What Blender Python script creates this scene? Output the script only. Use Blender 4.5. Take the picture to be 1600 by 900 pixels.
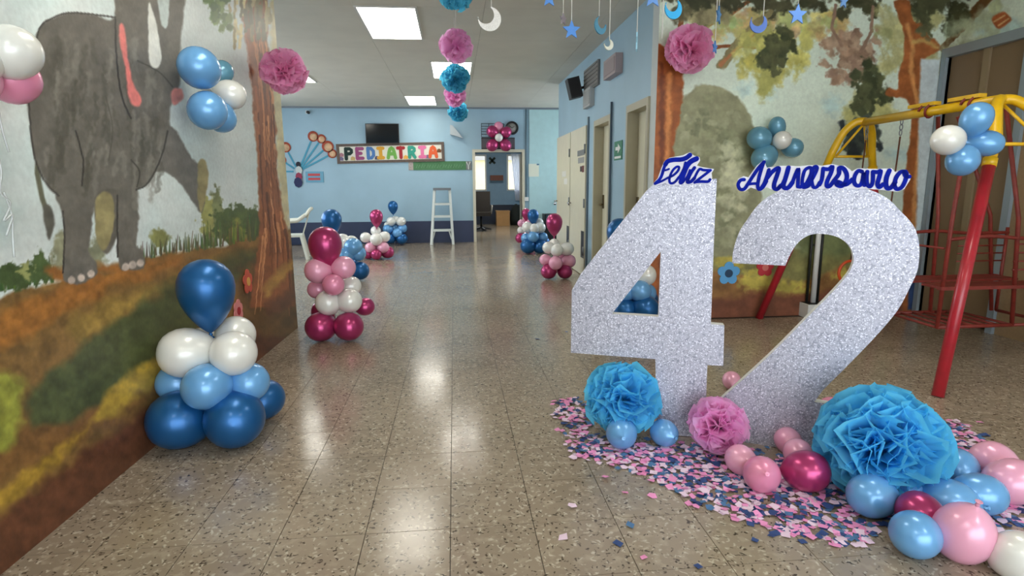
import bpy, math, random
import numpy as np
from mathutils import Vector, Matrix, Euler
from mathutils.geometry import tessellate_polygon
random.seed(4); rng = np.random.default_rng(7)
SC = bpy.context.scene; COL = SC.collection
for o in list(bpy.data.objects): bpy.data.objects.remove(o)

# ------------------------------------------------------------------ camera
F, PITCH, YAW, ROLL, H = 899.3, .17697, .09743, .0068, 1.25
_fw = Vector((math.sin(YAW)*math.cos(PITCH), math.cos(YAW)*math.cos(PITCH), -math.sin(PITCH)))
_rt0 = Vector((math.cos(YAW), -math.sin(YAW), 0)); _dn0 = _fw.cross(_rt0)
_rt = math.cos(ROLL)*_rt0 + math.sin(ROLL)*_dn0; _dn = -math.sin(ROLL)*_rt0 + math.cos(ROLL)*_dn0
CAMP = Vector((0, 0, H))
cd = bpy.data.cameras.new('camera'); cam = bpy.data.objects.new('camera', cd); COL.objects.link(cam)
cd.sensor_fit = 'HORIZONTAL'; cd.sensor_width = 36; cd.lens = 36*F/1600; cd.clip_start = .05
mw = Matrix.Identity(4)
for i in range(3):
    mw[i][0] = _rt[i]; mw[i][1] = -_dn[i]; mw[i][2] = -_fw[i]; mw[i][3] = CAMP[i]
cam.matrix_world = mw; SC.camera = cam
# ------------------------------------------------------------------ world, exposure
W = bpy.data.worlds.new('world'); SC.world = W; W.use_nodes = True
W.node_tree.nodes['Background'].inputs[0].default_value = (.86, .93, 1, 1)
W.node_tree.nodes['Background'].inputs[1].default_value = 3.6
SC.view_settings.view_transform = 'Standard'; SC.view_settings.look = 'None'
SC.view_settings.gamma = 1; SC.view_settings.use_curve_mapping = False
SC.view_settings.exposure = 0.62
LIGHT_E = 6.5
CEIL = 2.9

# ------------------------------------------------------------------ photograph measurements -> points of the place
def ray(x, y): return _fw + _rt*((x-800)/F) + _dn*((y-450)/F)
def gnd(x, y, z=0):
    d = ray(x, y); return CAMP + d*((z-H)/d.z)
def onX(x, y, X):
    d = ray(x, y); return CAMP + d*(X/d.x)
def onY(x, y, Y):
    d = ray(x, y); return CAMP + d*(Y/d.y)
def onP(x, y, P, n):
    d = ray(x, y); return CAMP + d*((P-CAMP).dot(n)/d.dot(n))
def depth(p): return (p-CAMP).dot(_fw)

# ------------------------------------------------------------------ materials
def lin(c):
    c = [v/255 for v in c[:3]]
    return tuple(v/12.92 if v <= .04045 else ((v+.055)/1.055)**2.4 for v in c)
MATS = {}
def M(name, rgb, rough=.5, metal=0, var=0, vscale=8, bump=0, bscale=60, coat=0, spec=.5, trans=0, emit=0, sheen=0, alpha=1, sss=0):
    if name in MATS: return MATS[name]
    m = bpy.data.materials.new(name); m.use_nodes = True; nt = m.node_tree; b = nt.nodes['Principled BSDF']
    c = lin(rgb); b.inputs['Base Color'].default_value = (*c, 1)
    b.inputs['Roughness'].default_value = rough; b.inputs['Metallic'].default_value = metal
    b.inputs['Specular IOR Level'].default_value = spec; b.inputs['Coat Weight'].default_value = coat
    b.inputs['Coat Roughness'].default_value = .12
    b.inputs['Transmission Weight'].default_value = trans; b.inputs['Alpha'].default_value = alpha
    if sss: b.inputs['Subsurface Weight'].default_value = sss; b.inputs['Subsurface Radius'].default_value = (.03, .03, .03)
    if emit:
        b.inputs['Emission Color'].default_value = (*c, 1); b.inputs['Emission Strength'].default_value = emit
    if var or bump:
        geo = nt.nodes.new('ShaderNodeNewGeometry')
        if var:
            n = nt.nodes.new('ShaderNodeTexNoise'); n.inputs['Scale'].default_value = vscale; n.inputs['Detail'].default_value = 4
            nt.links.new(geo.outputs['Position'], n.inputs['Vector'])
            r = nt.nodes.new('ShaderNodeMapRange'); r.inputs[1].default_value = .3; r.inputs[2].default_value = .7
            r.inputs[3].default_value = 1-var; r.inputs[4].default_value = 1+var
            nt.links.new(n.outputs[0], r.inputs[0])
            mx = nt.nodes.new('ShaderNodeVectorMath'); mx.operation = 'SCALE'; mx.inputs[0].default_value = c
            nt.links.new(r.outputs[0], mx.inputs['Scale']); nt.links.new(mx.outputs[0], b.inputs['Base Color'])
        if bump:
            n2 = nt.nodes.new('ShaderNodeTexNoise'); n2.inputs['Scale'].default_value = bscale; n2.inputs['Detail'].default_value = 3
            nt.links.new(geo.outputs['Position'], n2.inputs['Vector'])
            bp = nt.nodes.new('ShaderNodeBump'); bp.inputs['Strength'].default_value = bump; bp.inputs['Distance'].default_value = .004
            nt.links.new(n2.outputs[0], bp.inputs['Height']); nt.links.new(bp.outputs[0], b.inputs['Normal'])
    MATS[name] = m; return m

def tissue(name, rgb):
    if name in MATS: return MATS[name]
    m = bpy.data.materials.new(name); m.use_nodes = True; nt = m.node_tree; b = nt.nodes['Principled BSDF']
    c = lin(rgb); b.inputs['Base Color'].default_value = (*c, 1); b.inputs['Roughness'].default_value = .85
    b.inputs['Specular IOR Level'].default_value = .15
    t = nt.nodes.new('ShaderNodeBsdfTranslucent'); t.inputs[0].default_value = (*c, 1)
    mx = nt.nodes.new('ShaderNodeMixShader'); mx.inputs[0].default_value = .58
    nt.links.new(b.outputs[0], mx.inputs[1]); nt.links.new(t.outputs[0], mx.inputs[2])
    nt.links.new(mx.outputs[0], nt.nodes['Material Output'].inputs[0])
    MATS[name] = m; return m

def floor_mat():
    m = bpy.data.materials.new('vinyl_tile'); m.use_nodes = True; nt = m.node_tree; b = nt.nodes['Principled BSDF']; L = nt.links.new
    N = nt.nodes.new
    geo = N('ShaderNodeNewGeometry')
    def noise(scale, detail=3, off=0, rough=.5):
        mp = N('ShaderNodeMapping'); mp.inputs['Location'].default_value = (off, off*.7, 0); L(geo.outputs['Position'], mp.inputs[0])
        n = N('ShaderNodeTexNoise'); n.inputs['Scale'].default_value = scale; n.inputs['Detail'].default_value = detail; n.inputs['Roughness'].default_value = rough
        L(mp.outputs[0], n.inputs['Vector']); return n
    def ramp(src, a, bb):
        r = N('ShaderNodeMapRange'); r.inputs[1].default_value = a; r.inputs[2].default_value = bb; L(src, r.inputs[0]); return r.outputs[0]
    def mix(f, c1, c2):
        x = N('ShaderNodeMix'); x.data_type = 'RGBA'; L(f, x.inputs[0])
        if isinstance(c1, tuple): x.inputs[6].default_value = (*c1, 1)
        else: L(c1, x.inputs[6])
        x.inputs[7].default_value = (*c2, 1); return x.outputs[2]
    big = noise(1.6, 4, 3)
    base = mix(ramp(big.outputs[0], .35, .68), lin((158, 143, 124)), lin((140, 126, 108)))
    oi = N('ShaderNodeObjectInfo')
    med = noise(22, 3, 11)
    base = mix(ramp(med.outputs[0], .52, .66), base, lin((166, 152, 132)))
    # pale and dark chips
    def chips(scale, stretch, rot, lo, hi, off):
        mp = N('ShaderNodeMapping'); mp.vector_type = 'TEXTURE'; mp.inputs['Scale'].default_value = (1/stretch, 1, 1); mp.inputs['Rotation'].default_value = (0, 0, rot)
        mp.inputs['Location'].default_value = (off, off, 0)
        ad = N('ShaderNodeVectorMath'); ad.operation = 'ADD'
        ns = noise(30, 2, off); sc = N('ShaderNodeVectorMath'); sc.operation = 'SCALE'; sc.inputs['Scale'].default_value = .05
        L(ns.outputs[1], sc.inputs[0]); L(geo.outputs['Position'], ad.inputs[0]); L(sc.outputs[0], ad.inputs[1]); L(ad.outputs[0], mp.inputs[0])
        v = N('ShaderNodeTexVoronoi'); v.inputs['Scale'].default_value = scale; v.inputs['Randomness'].default_value = 1; L(mp.outputs[0], v.inputs['Vector'])
        return ramp(v.outputs['Distance'], hi, lo)
    c1 = chips(46, .42, .5, .15, .27, 1.3); base = mix(c1, base, lin((186, 174, 154)))
    c1b = chips(42, .38, 2.1, .14, .25, 7.7); base = mix(c1b, base, lin((192, 180, 160)))
    c2 = chips(52, .42, 1.3, .14, .25, 4.1); base = mix(c2, base, lin((84, 73, 60)))
    c3 = chips(44, .36, -.3, .12, .21, 9.4); base = mix(c3, base, lin((72, 62, 51)))
    hsv = N('ShaderNodeHueSaturation'); L(base, hsv.inputs['Color'])
    L(ramp(oi.outputs['Random'], -8, 9), hsv.inputs['Fac'])
    mr = N('ShaderNodeMapRange'); mr.inputs[3].default_value = .93; mr.inputs[4].default_value = 1.07; L(oi.outputs['Random'], mr.inputs[0]); L(mr.outputs[0], hsv.inputs['Value'])
    hsv.inputs['Fac'].default_value = 1
    L(hsv.outputs[0], b.inputs['Base Color'])
    rr = N('ShaderNodeMapRange'); rr.inputs[3].default_value = .11; rr.inputs[4].default_value = .24; L(noise(3, 4, 5).outputs[0], rr.inputs[0]); L(rr.outputs[0], b.inputs['Roughness'])
    bp = N('ShaderNodeBump'); bp.inputs['Strength'].default_value = .12; bp.inputs['Distance'].default_value = .003
    L(noise(9, 3, 2).outputs[0], bp.inputs['Height']); L(bp.outputs[0], b.inputs['Normal'])
    b.inputs['Specular IOR Level'].default_value = .55
    return m

def glitter_mat():
    m = bpy.data.materials.new('silver_glitter'); m.use_nodes = True; nt = m.node_tree; b = nt.nodes['Principled BSDF']; L = nt.links.new; N = nt.nodes.new
    tc = N('ShaderNodeTexCoord')
    def noise(s, d=2):
        n = N('ShaderNodeTexNoise'); n.inputs['Scale'].default_value = s; n.inputs['Detail'].default_value = d; L(tc.outputs['Object'], n.inputs['Vector']); return n
    n1 = noise(150, 2); r1 = N('ShaderNodeMapRange'); r1.inputs[1].default_value = .56; r1.inputs[2].default_value = .64; L(n1.outputs[0], r1.inputs[0])
    n2 = noise(70, 2); r2 = N('ShaderNodeMapRange'); r2.inputs[1].default_value = .36; r2.inputs[2].default_value = .5; L(n2.outputs[0], r2.inputs[0])
    x1 = N('ShaderNodeMix'); x1.data_type = 'RGBA'; L(r2.outputs[0], x1.inputs[0]); x1.inputs[6].default_value = (*lin((146, 148, 164)), 1); x1.inputs[7].default_value = (*lin((182, 183, 197)), 1)
    x2 = N('ShaderNodeMix'); x2.data_type = 'RGBA'; L(r1.outputs[0], x2.inputs[0]); L(x1.outputs[2], x2.inputs[6]); x2.inputs[7].default_value = (*lin((240, 240, 250)), 1)
    L(x2.outputs[2], b.inputs['Base Color'])
    b.inputs['Metallic'].default_value = .25; b.inputs['Roughness'].default_value = .38
    v = N('ShaderNodeTexVoronoi'); v.inputs['Scale'].default_value = 160; L(tc.outputs['Object'], v.inputs['Vector'])
    bp = N('ShaderNodeBump'); bp.inputs['Strength'].default_value = .55; bp.inputs['Distance'].default_value = .004
    L(v.outputs['Color'], bp.inputs['Height']); L(bp.outputs[0], b.inputs['Normal'])
    return m

def mural_mat():
    m = bpy.data.materials.new('mural_paint'); m.use_nodes = True; nt = m.node_tree; b = nt.nodes['Principled BSDF']; L = nt.links.new; N = nt.nodes.new
    at = N('ShaderNodeVertexColor'); at.layer_name = 'paint'
    geo = N('ShaderNodeNewGeometry'); n = N('ShaderNodeTexNoise'); n.inputs['Scale'].default_value = 45; n.inputs['Detail'].default_value = 5
    L(geo.outputs['Position'], n.inputs['Vector'])
    r = N('ShaderNodeMapRange'); r.inputs[1].default_value = .3; r.inputs[2].default_value = .7; r.inputs[3].default_value = .93; r.inputs[4].default_value = 1.07; L(n.outputs[0], r.inputs[0])
    s = N('ShaderNodeVectorMath'); s.operation = 'SCALE'; L(at.outputs[0], s.inputs[0]); L(r.outputs[0], s.inputs['Scale'])
    L(s.outputs[0], b.inputs['Base Color']); b.inputs['Roughness'].default_value = .42; b.inputs['Specular IOR Level'].default_value = .35
    bp = N('ShaderNodeBump'); bp.inputs['Strength'].default_value = .25; bp.inputs['Distance'].default_value = .003; L(n.outputs[0], bp.inputs['Height']); L(bp.outputs[0], b.inputs['Normal'])
    return m

# ------------------------------------------------------------------ mesh helpers
class MB:
    def __init__(s): s.v = []; s.f = []; s.smooth = []
    def add(s, vs, fs, smooth=False):
        k = len(s.v); s.v += [tuple(p) for p in vs]; s.f += [tuple(i+k for i in f) for f in fs]; s.smooth += [smooth]*len(fs); return s
    def box(s, x0, x1, y0, y1, z0, z1):
        return s.add([(x0,y0,z0),(x1,y0,z0),(x1,y1,z0),(x0,y1,z0),(x0,y0,z1),(x1,y0,z1),(x1,y1,z1),(x0,y1,z1)],
            [(0,3,2,1),(4,5,6,7),(0,1,5,4),(1,2,6,5),(2,3,7,6),(3,0,4,7)])
    def obox(s, c, u, v, w, a, b, d):   # oriented box: centre, unit axes, full sizes
        c, u, v, w = Vector(c), Vector(u).normalized()*a/2, Vector(v).normalized()*b/2, Vector(w).normalized()*d/2
        vs = [c-u-v-w, c+u-v-w, c+u+v-w, c-u+v-w, c-u-v+w, c+u-v+w, c+u+v+w, c-u+v+w]
        return s.add(vs, [(0,3,2,1),(4,5,6,7),(0,1,5,4),(1,2,6,5),(2,3,7,6),(3,0,4,7)])
    def bar(s, p, q, a, b=None):        # square bar p->q
        p, q = Vector(p), Vector(q); d = q-p; b = b or a
        u = d.cross(Vector((0,0,1)));  u = Vector((1,0,0)) if u.length < 1e-4 else u
        return s.obox((p+q)/2, d, u, d.cross(u), d.length, a, b)
    def tube(s, pts, r, n=10, closed=False, caps=True):
        pts = [Vector(p) for p in pts]; m = len(pts); rs = r if isinstance(r, (list, tuple)) else [r]*m
        vs = []; prev = None
        for i, p in enumerate(pts):
            t = (pts[(i+1) % m]-pts[i-1]) if closed else (pts[min(i+1, m-1)]-pts[max(i-1, 0)])
            t.normalize()
            if prev is None:
                a = Vector((0,0,1)) if abs(t.z) < .9 else Vector((1,0,0)); u = t.cross(a).normalized()
            else: u = (prev - t*prev.dot(t)).normalized()
            prev = u; w = t.cross(u)
            for k in range(n):
                an = 2*math.pi*k/n; vs.append(p + (u*math.cos(an)+w*math.sin(an))*rs[i])
        fs = []
        for i in range(m if closed else m-1):
            for k in range(n):
                a, b = i*n, ((i+1) % m)*n
                fs.append((a+k, a+(k+1) % n, b+(k+1) % n, b+k))
        if caps and not closed: fs += [tuple(range(n))[::-1], tuple(range((m-1)*n, m*n))]
        return s.add(vs, fs, True)
    def lathe(s, prof, n=20, c=(0,0,0), ax=None):   # prof [(r,z)]
        vs = []; c = Vector(c)
        for r, z in prof:
            for k in range(n):
                a = 2*math.pi*k/n; p = Vector((r*math.cos(a), r*math.sin(a), z))
                if ax: p = ax @ p
                vs.append(c+p)
        fs = [(i*n+k, i*n+(k+1) % n, (i+1)*n+(k+1) % n, (i+1)*n+k) for i in range(len(prof)-1) for k in range(n)]
        if prof[0][0] > 1e-6: fs.append(tuple(range(n))[::-1])
        if prof[-1][0] > 1e-6: fs.append(tuple(range((len(prof)-1)*n, len(prof)*n)))
        return s.add(vs, fs, True)
    def prism(s, loops, O, U, V, Nn, z0, z1):       # loops: outer + holes in (u,v)
        O, U, V, Nn = map(Vector, (O, U, V, Nn))
        tris = tessellate_polygon([[Vector((a, b, 0)) for a, b in lp] for lp in loops])
        flat = [p for lp in loops for p in lp]; n = len(flat)
        vs = [O+U*a+V*b+Nn*z0 for a, b in flat] + [O+U*a+V*b+Nn*z1 for a, b in flat]
        fs = [tuple(t) for t in tris] + [tuple(i+n for i in t) for t in tris]; k = 0
        for lp in loops:
            m = len(lp)
            fs += [(k+i, k+(i+1) % m, n+k+(i+1) % m, n+k+i) for i in range(m)]; k += m
        return s.add(vs, fs)
    def mesh(s, name, off=(0,0,0), mats=None):
        me = bpy.data.meshes.new(name); ox, oy, oz = off
        me.from_pydata([(x-ox, y-oy, z-oz) for x, y, z in s.v], [], s.f)
        me.polygons.foreach_set('use_smooth', s.smooth); me.update()
        import bmesh
        bm = bmesh.new(); bm.from_mesh(me); bmesh.ops.recalc_face_normals(bm, faces=bm.faces); bm.to_mesh(me); bm.free()
        return me

def tag(o, label=None, cat=None, group=None, kind=None):
    if label: o['label'] = label
    if cat: o['category'] = cat
    if group: o['group'] = group
    if kind: o['kind'] = kind
    return o
def link(name, me, mat, parent=None):
    o = bpy.data.objects.new(name, me); COL.objects.link(o)
    if mat and me is not None and not me.materials: me.materials.append(mat)
    if parent: o.parent = parent
    return o
def base_of(p):
    v = Vector((0,0,0))
    while p: v = v + p.location; p = p.parent
    return v
def build(name, mb, mat, parent=None, label=None, cat=None, group=None, kind=None, at=None):
    """mb is in world coordinates; the object's origin goes to its parent's base, to `at`, or to the middle of its underside"""
    if parent is not None: off = base_of(parent); loc = (0,0,0)
    else:
        if at is None:
            a = np.array(mb.v); at = ((a[:,0].min()+a[:,0].max())/2, (a[:,1].min()+a[:,1].max())/2, a[:,2].min())
        off = at; loc = at
    o = link(name, mb.mesh(name, off), mat, parent); o.location = loc
    return tag(o, label, cat, group, kind)
def thing(name, label, cat, loc, group=None, kind=None):
    o = bpy.data.objects.new(name, None); COL.objects.link(o); o.location = loc; o.empty_display_size = .1
    return tag(o, label, cat, group, kind)
def struct(name, mb, mat, label=None): return build(name, mb, mat, kind='structure', at=(0,0,0), label=label, cat=None)
def catmull(pts, k=6, closed=False):
    P = [Vector((*p, 0)) if len(p) == 2 else Vector(p) for p in pts]; n = len(P); out = []
    for i in range(n if closed else n-1):
        if closed: a, b, c, d = P[i-1], P[i], P[(i+1) % n], P[(i+2) % n]
        else: a, b, c, d = P[max(i-1,0)], P[i], P[i+1], P[min(i+2,n-1)]
        for j in range(k):
            t = j/k; out.append(.5*((2*b)+(c-a)*t+(2*a-5*b+4*c-d)*t*t+(3*b-a-3*c+d)*t**3))
    if not closed: out.append(P[-1])
    return [tuple(p[:len(pts[0])]) for p in out]

# ================================================================== THE SETTING
CREAM = M('cream_paint', (205, 200, 178), .45, var=.03)
WALLB = M('pale_blue_wall', (154, 185, 202), .5, var=.05, vscale=2, bump=.15, bscale=90)
WHITEW = M('white_wall', (200, 208, 206), .6, var=.04)
NAVY = M('navy_dado', (44, 56, 86), .45, var=.06)
DARK = M('black_plastic', (22, 23, 26), .45)
GREY = M('grey_metal', (130, 136, 140), .4, .3)
WHITE = M('white_plastic', (225, 226, 222), .4)
CHROME = M('chrome', (200, 200, 200), .2, 1)
XL, XR, XS, YM, YB = -1.48, 1.78, 4.45, 5.1, 12.9   # left wall, corridor right wall, side wall, mural wall, back wall
YE = 9.93
YLE = 5.2
def XLf(y): return -1.515+.025*(y-1.8)
_nl = Vector((1,-.025,0)).normalized()
def onL(x, y, off): return onP(x, y, Vector((-1.515,1.8,0))+_nl*off, _nl)

# floor: slab with single tiles laid on it
TS = .309; tg = gnd(704, 826); tx0, ty0 = tg.x, tg.y
FL = floor_mat()
floor = struct('floor', MB().box(-4.7, 4.7, -3.2, 19.3, -.1, -.004), M('dark_grout', (66, 58, 48), .7))
tiles = []
for i in range(-17, 17):
    for j in range(-15, 56):
        x, y = tx0+i*TS, ty0+j*TS
        if y+TS > 19.05 or x < -4.65 or x+TS > 4.65: continue
        if y < YM and (x+TS < XL-.02 or x > XS): continue
        if y+TS > YB and (x+TS < -.9 or x > 3.3): continue
        if YM-.1 < y < YE-.1 and x > XR+.15: continue
        tiles.append((x, y))
def seen(x, y):
    p = Vector((x+TS/2, y+TS/2, 0))-CAMP; d = p.dot(_fw)
    if d < .5: return False
    u, v = F*p.dot(_rt)/d, F*p.dot(_dn)/d
    return abs(u) < 880 and -450 < v < 520
tiles.sort(key=lambda t: (not seen(*t), t[1]))
g2 = .0014
tm = MB().box(g2, TS-g2, g2, TS-g2, -.004, 0).mesh('tile')
for x, y in tiles[:300]:
    o = link('tile', tm, FL, floor); o.location = (x, y, 0)
mb = MB()
for x, y in tiles[300:]: mb.box(x+g2, x+TS-g2, y+g2, y+TS-g2, -.004, 0)
tag(build('tile_field', mb, FL, floor), kind='stuff')

# ceiling: panels with open joints under a slab
CEM = M('ceiling_board', (208, 205, 192), .6, var=.04, vscale=3, bump=.1, bscale=200)
ceiling = struct('ceiling', MB().box(-4.75, 4.75, -3.2, 13.1, CEIL+.006, CEIL+.15), M('ceiling_joint', (120, 118, 108), .8))
PW = 1.22; pm = MB().box(.0015, PW-.0015, .0015, PW-.0015, 0, .008).mesh('ceiling_panel')
for i in range(-4, 4):
    for j in range(-3, 11):
        x, y = -.86-.035+i*PW, 5.85-.025+(j-5)*PW+.0
        if x < -4.75 or x+PW > 4.75+.6 or y+PW > 13.2: continue
        o = link('ceiling_panel', pm, CEM, ceiling); o.location = (x, y, CEIL)

# ---- mural painter (colour per wall vertex, painted from closed shapes, dabs and strokes)
def vnoise(x, y, s, seed=0):
    x = np.asarray(x)/s; y = np.asarray(y)/s
    xi = np.floor(x).astype(np.int64); yi = np.floor(y).astype(np.int64); fx = x-xi; fy = y-yi
    fx = fx*fx*(3-2*fx); fy = fy*fy*(3-2*fy)
    def h(a, b):
        n = (a*374761393 + b*668265263 + seed*974634721) & 0x7fffffff
        n = ((n ^ (n >> 13))*1274126177) & 0x7fffffff; n = n ^ (n >> 16)
        return (n & 0xffff)/65535.
    return (h(xi,yi)*(1-fx)+h(xi+1,yi)*fx)*(1-fy)+(h(xi,yi+1)*(1-fx)+h(xi+1,yi+1)*fx)*fy-.5
def fbm(x, y, s, seed=0): return vnoise(x,y,s,seed)+.5*vnoise(x,y,s/2,seed+1)+.25*vnoise(x,y,s/4,seed+2)
class Canvas:
    def __init__(s, x, y, base):
        s.x, s.y = x, y; s.c = np.empty((len(x), 3)); s.c[:] = base; s.k = 0
    def sel(s, x0, y0, x1, y1, pad): return np.nonzero((s.x > x0-pad) & (s.x < x1+pad) & (s.y > y0-pad) & (s.y < y1+pad))[0]
    def put(s, idx, m, col, var, vs=14):
        if len(idx) == 0: return
        n = fbm(s.x[idx], s.y[idx], vs, 50+s.k)
        cc = np.asarray(col, float)[None]*(1+var*2*n[:, None]); m = m[:, None]
        s.c[idx] = s.c[idx]*(1-m)+cc*m
    def shape(s, pts, col, soft=1.5, rough=3, rs=10, var=.1, smooth=True, alpha=1, vs=14):
        s.k += 3
        P = np.array(catmull(pts, 4, True) if smooth else pts, float)
        idx = s.sel(P[:,0].min(), P[:,1].min(), P[:,0].max(), P[:,1].max(), soft+rough+2)
        if len(idx) == 0: return
        x = s.x[idx]+rough*2*fbm(s.x[idx], s.y[idx], rs, s.k); y = s.y[idx]+rough*2*fbm(s.x[idx], s.y[idx], rs, s.k+77)
        d = np.full(len(idx), 1e9); ins = np.zeros(len(idx), bool)
        for a, b in zip(P, np.roll(P, -1, 0)):
            e = b-a; L2 = (e*e).sum()+1e-9
            t = np.clip(((x-a[0])*e[0]+(y-a[1])*e[1])/L2, 0, 1)
            d = np.minimum(d, np.hypot(x-a[0]-t*e[0], y-a[1]-t*e[1]))
            cr = (a[1] > y) != (b[1] > y)
            with np.errstate(divide='ignore', invalid='ignore'):
                ins ^= cr & (x < (b[0]-a[0])*(y-a[1])/(b[1]-a[1]+1e-12)+a[0])
        sd = np.where(ins, d, -d); m = np.clip(sd/soft*.5+.5, 0, 1)*alpha
        s.put(idx, m, col, var, vs)
    def line(s, pts, w, col, soft=1, rough=0, var=.08, alpha=1, w2=None):
        s.k += 3; P = np.array(pts, float); w2 = w if w2 is None else w2
        idx = s.sel(P[:,0].min(), P[:,1].min(), P[:,0].max(), P[:,1].max(), max(w,w2)+soft+rough+1)
        if len(idx) == 0: return
        x = s.x[idx]; y = s.y[idx]
        if rough: x = x+rough*2*fbm(s.x[idx], s.y[idx], 8, s.k); y = y+rough*2*fbm(s.x[idx], s.y[idx], 8, s.k+9)
        best = np.full(len(idx), 1e9); n = len(P)-1
        for i in range(n):
            a, b = P[i], P[i+1]; e = b-a; L2 = (e*e).sum()+1e-9
            t = np.clip(((x-a[0])*e[0]+(y-a[1])*e[1])/L2, 0, 1)
            ww = w+(w2-w)*(i+t)/n
            best = np.minimum(best, np.hypot(x-a[0]-t*e[0], y-a[1]-t*e[1])-ww/2)
        s.put(idx, np.clip(.5-best/soft, 0, 1)*alpha, col, var)
    def blob(s, cx, cy, rx, ry, col, rough=4, soft=2, var=.12, rs=8, alpha=1):
        s.shape([(cx+rx*math.cos(a*.785), cy+ry*math.sin(a*.785)) for a in range(8)], col, soft, rough, rs, var, True, alpha)
    def grass(s, x0, x1, y0, y1, n, col, h=(10, 25), w=2.2, rnd=None):
        for i in range(n):
            t = rnd.random(); x = x0+(x1-x0)*t; y = y0+(y1-y0)*t+rnd.uniform(-3, 4); hh = rnd.uniform(*h)
            s.line([(x, y), (x+rnd.uniform(-3, 3), y-hh)], w*rnd.uniform(.7, 1.5), [c*rnd.uniform(.8, 1.25) for c in col], 1.3, w2=.6)

def paint_left(x, y):
    r = random.Random(11); c = Canvas(x, y, (192, 202, 200))
    n = fbm(x, y, 90, 3)+.5*fbm(x, y, 30, 8); c.c *= (1+.10*n)[:, None]; c.c[:, 0] -= 7*fbm(x, y, 60, 21)
    # distant shrubs
    c.blob(250, 372, 16, 14, (132,134,80)); c.blob(328, 340, 16, 34, (140,140,82), 7); c.blob(340, 320, 8, 30, (112,118,78), 5)
    c.blob(95, 395, 14, 30, (136,136,110), 6, 4); c.blob(150, 400, 16, 28, (128,130,105), 7, 5)
    c.blob(372, 352, 38, 34, (80,94,52), 8); c.blob(395, 372, 20, 40, (74,86,48), 6); c.blob(372, 372, 14, 26, (128,130,60), 7)
    # hillside
    c.shape([(-200,520),(-60,478),(0,462),(60,446),(130,428),(230,402),(320,388),(400,372),(475,362),(480,530),(0,930),(-200,1100)], (118,90,50), 3, 5, 22, .16)
    c.grass(-20, 85, 455, 436, 60, (62,78,44), (14,36), 3, r); c.blob(20, 432, 34, 20, (66,82,46), 8); c.blob(62, 420, 20, 24, (72,88,50), 8); c.blob(40, 424, 9, 14, (130,134,84), 6)
    c.grass(205, 330, 404, 384, 70, (80,84,56), (10,26), 2.4, r); c.grass(310, 400, 388, 372, 60, (78,92,50), (12,40), 2.4, r)
    c.shape([(-90,520),(0,486),(80,452),(170,426),(280,404),(270,424),(160,458),(70,510),(-90,585)], (146,98,46), 8, 8, 25, .15)
    c.shape([(70,420),(110,445),(160,440),(150,425),(190,424),(250,405),(180,412)], (140,92,44), 5, 5, 14, .12)
    c.shape([(110,505),(200,458),(300,418),(360,396),(350,410),(240,466),(130,532)], (140,114,58), 8, 7, 22, .14)
    c.shape([(30,650),(100,566),(200,492),(290,436),(395,386),(408,450),(345,500),(270,545),(200,604),(100,672)], (74,80,48), 9, 9, 28, .14)
    c.shape([(-90,660),(20,625),(60,668),(170,632),(300,552),(390,490),(390,520),(290,580),(160,670),(0,750),(-90,770)], (114,82,46), 9, 9, 25, .14)
    c.shape([(140,655),(190,598),(240,562),(262,560),(232,606),(175,652)], (164,136,54), 7, 7, 18, .14)
    c.shape([(-60,812),(20,752),(95,700),(140,668),(110,706),(60,750),(-20,815)], (158,126,50), 7, 7, 18, .14)
    c.shape([(-90,560),(6,582),(40,604),(26,672),(0,706),(-90,720)], (136,138,58), 8, 8, 20, .15)
    c.shape([(330,470),(400,440),(400,500),(340,535),(310,520)], (124,92,48), 7, 6, 20, .14)
    c.shape([(480,462),(480,540),(0,935),(-200,1100),(-200,980),(-90,880),(0,806),(100,728),(230,640),(330,562),(400,512)], (92,58,40), 8, 6, 22, .14)
    # elephant: a plain grey one
    g = (100,96,88)
    c.line([(60,235),(58,270),(66,310),(73,330)], 8, (96,96,78), 2); c.shape([(68,322),(78,322),(85,345),(78,375),(70,352)], (84,82,74), 1.5, 1)
    c.shape([(246,190),(272,202),(288,228),(304,252),(322,262),(318,328),(306,322),(292,298),(272,278),(256,268),(236,262)], (104,100,94), 1.5, 1.5, var=.07)
    c.shape([(310,254),(322,254),(325,285),(316,328),(310,320)], (146,134,92), 1.2, 1)
    c.shape([(51,110),(56,64),(64,40),(82,28),(108,20),(140,22),(180,27),(180,-60),(285,-60),(283,60),(281,130),(268,165),(263,205),(252,245),(232,285),(213,297),
             (184,304),(140,300),(92,306),(68,280),(52,235),(44,180),(43,150)], g, 1.8, 1.5, 14, .07)
    c.shape([(90,296),(150,290),(146,330),(141,372),(139,392),(150,412),(152,428),(127,443),(104,440),(98,426),(101,370),(96,330)], g, 1.5, 1.5, var=.07)
    c.shape([(150,300),(188,300),(190,340),(174,390),(160,392),(150,350)], (92,88,80), 1.5, 1)
    c.shape([(152,308),(168,300),(178,318),(176,360),(162,392),(150,372),(149,335)], (142,132,92), 1.4, 1)
    c.shape([(183,298),(214,290),(214,318),(217,350),(213,382),(223,396),(224,418),(193,422),(184,402),(183,350)], g, 1.5, 1.5, var=.07)
    for q in ((112,438),(127,434),(142,428),(196,417),(207,414),(219,411)): c.blob(q[0], q[1], 6, 6, (178,164,152), .6, 1)
    for i in range(80):      # brushed light and dark streaks on the hide
        x0 = r.uniform(70, 255); y0 = r.uniform(50, 260); v = r.choice((128, 120, 78, 74)); l = r.uniform(20, 70)
        c.line([(x0,y0),(x0+r.uniform(-8,8),y0+l)], r.uniform(3,10), (v, v-3, v-12), 4, 3, alpha=.5)
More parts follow.
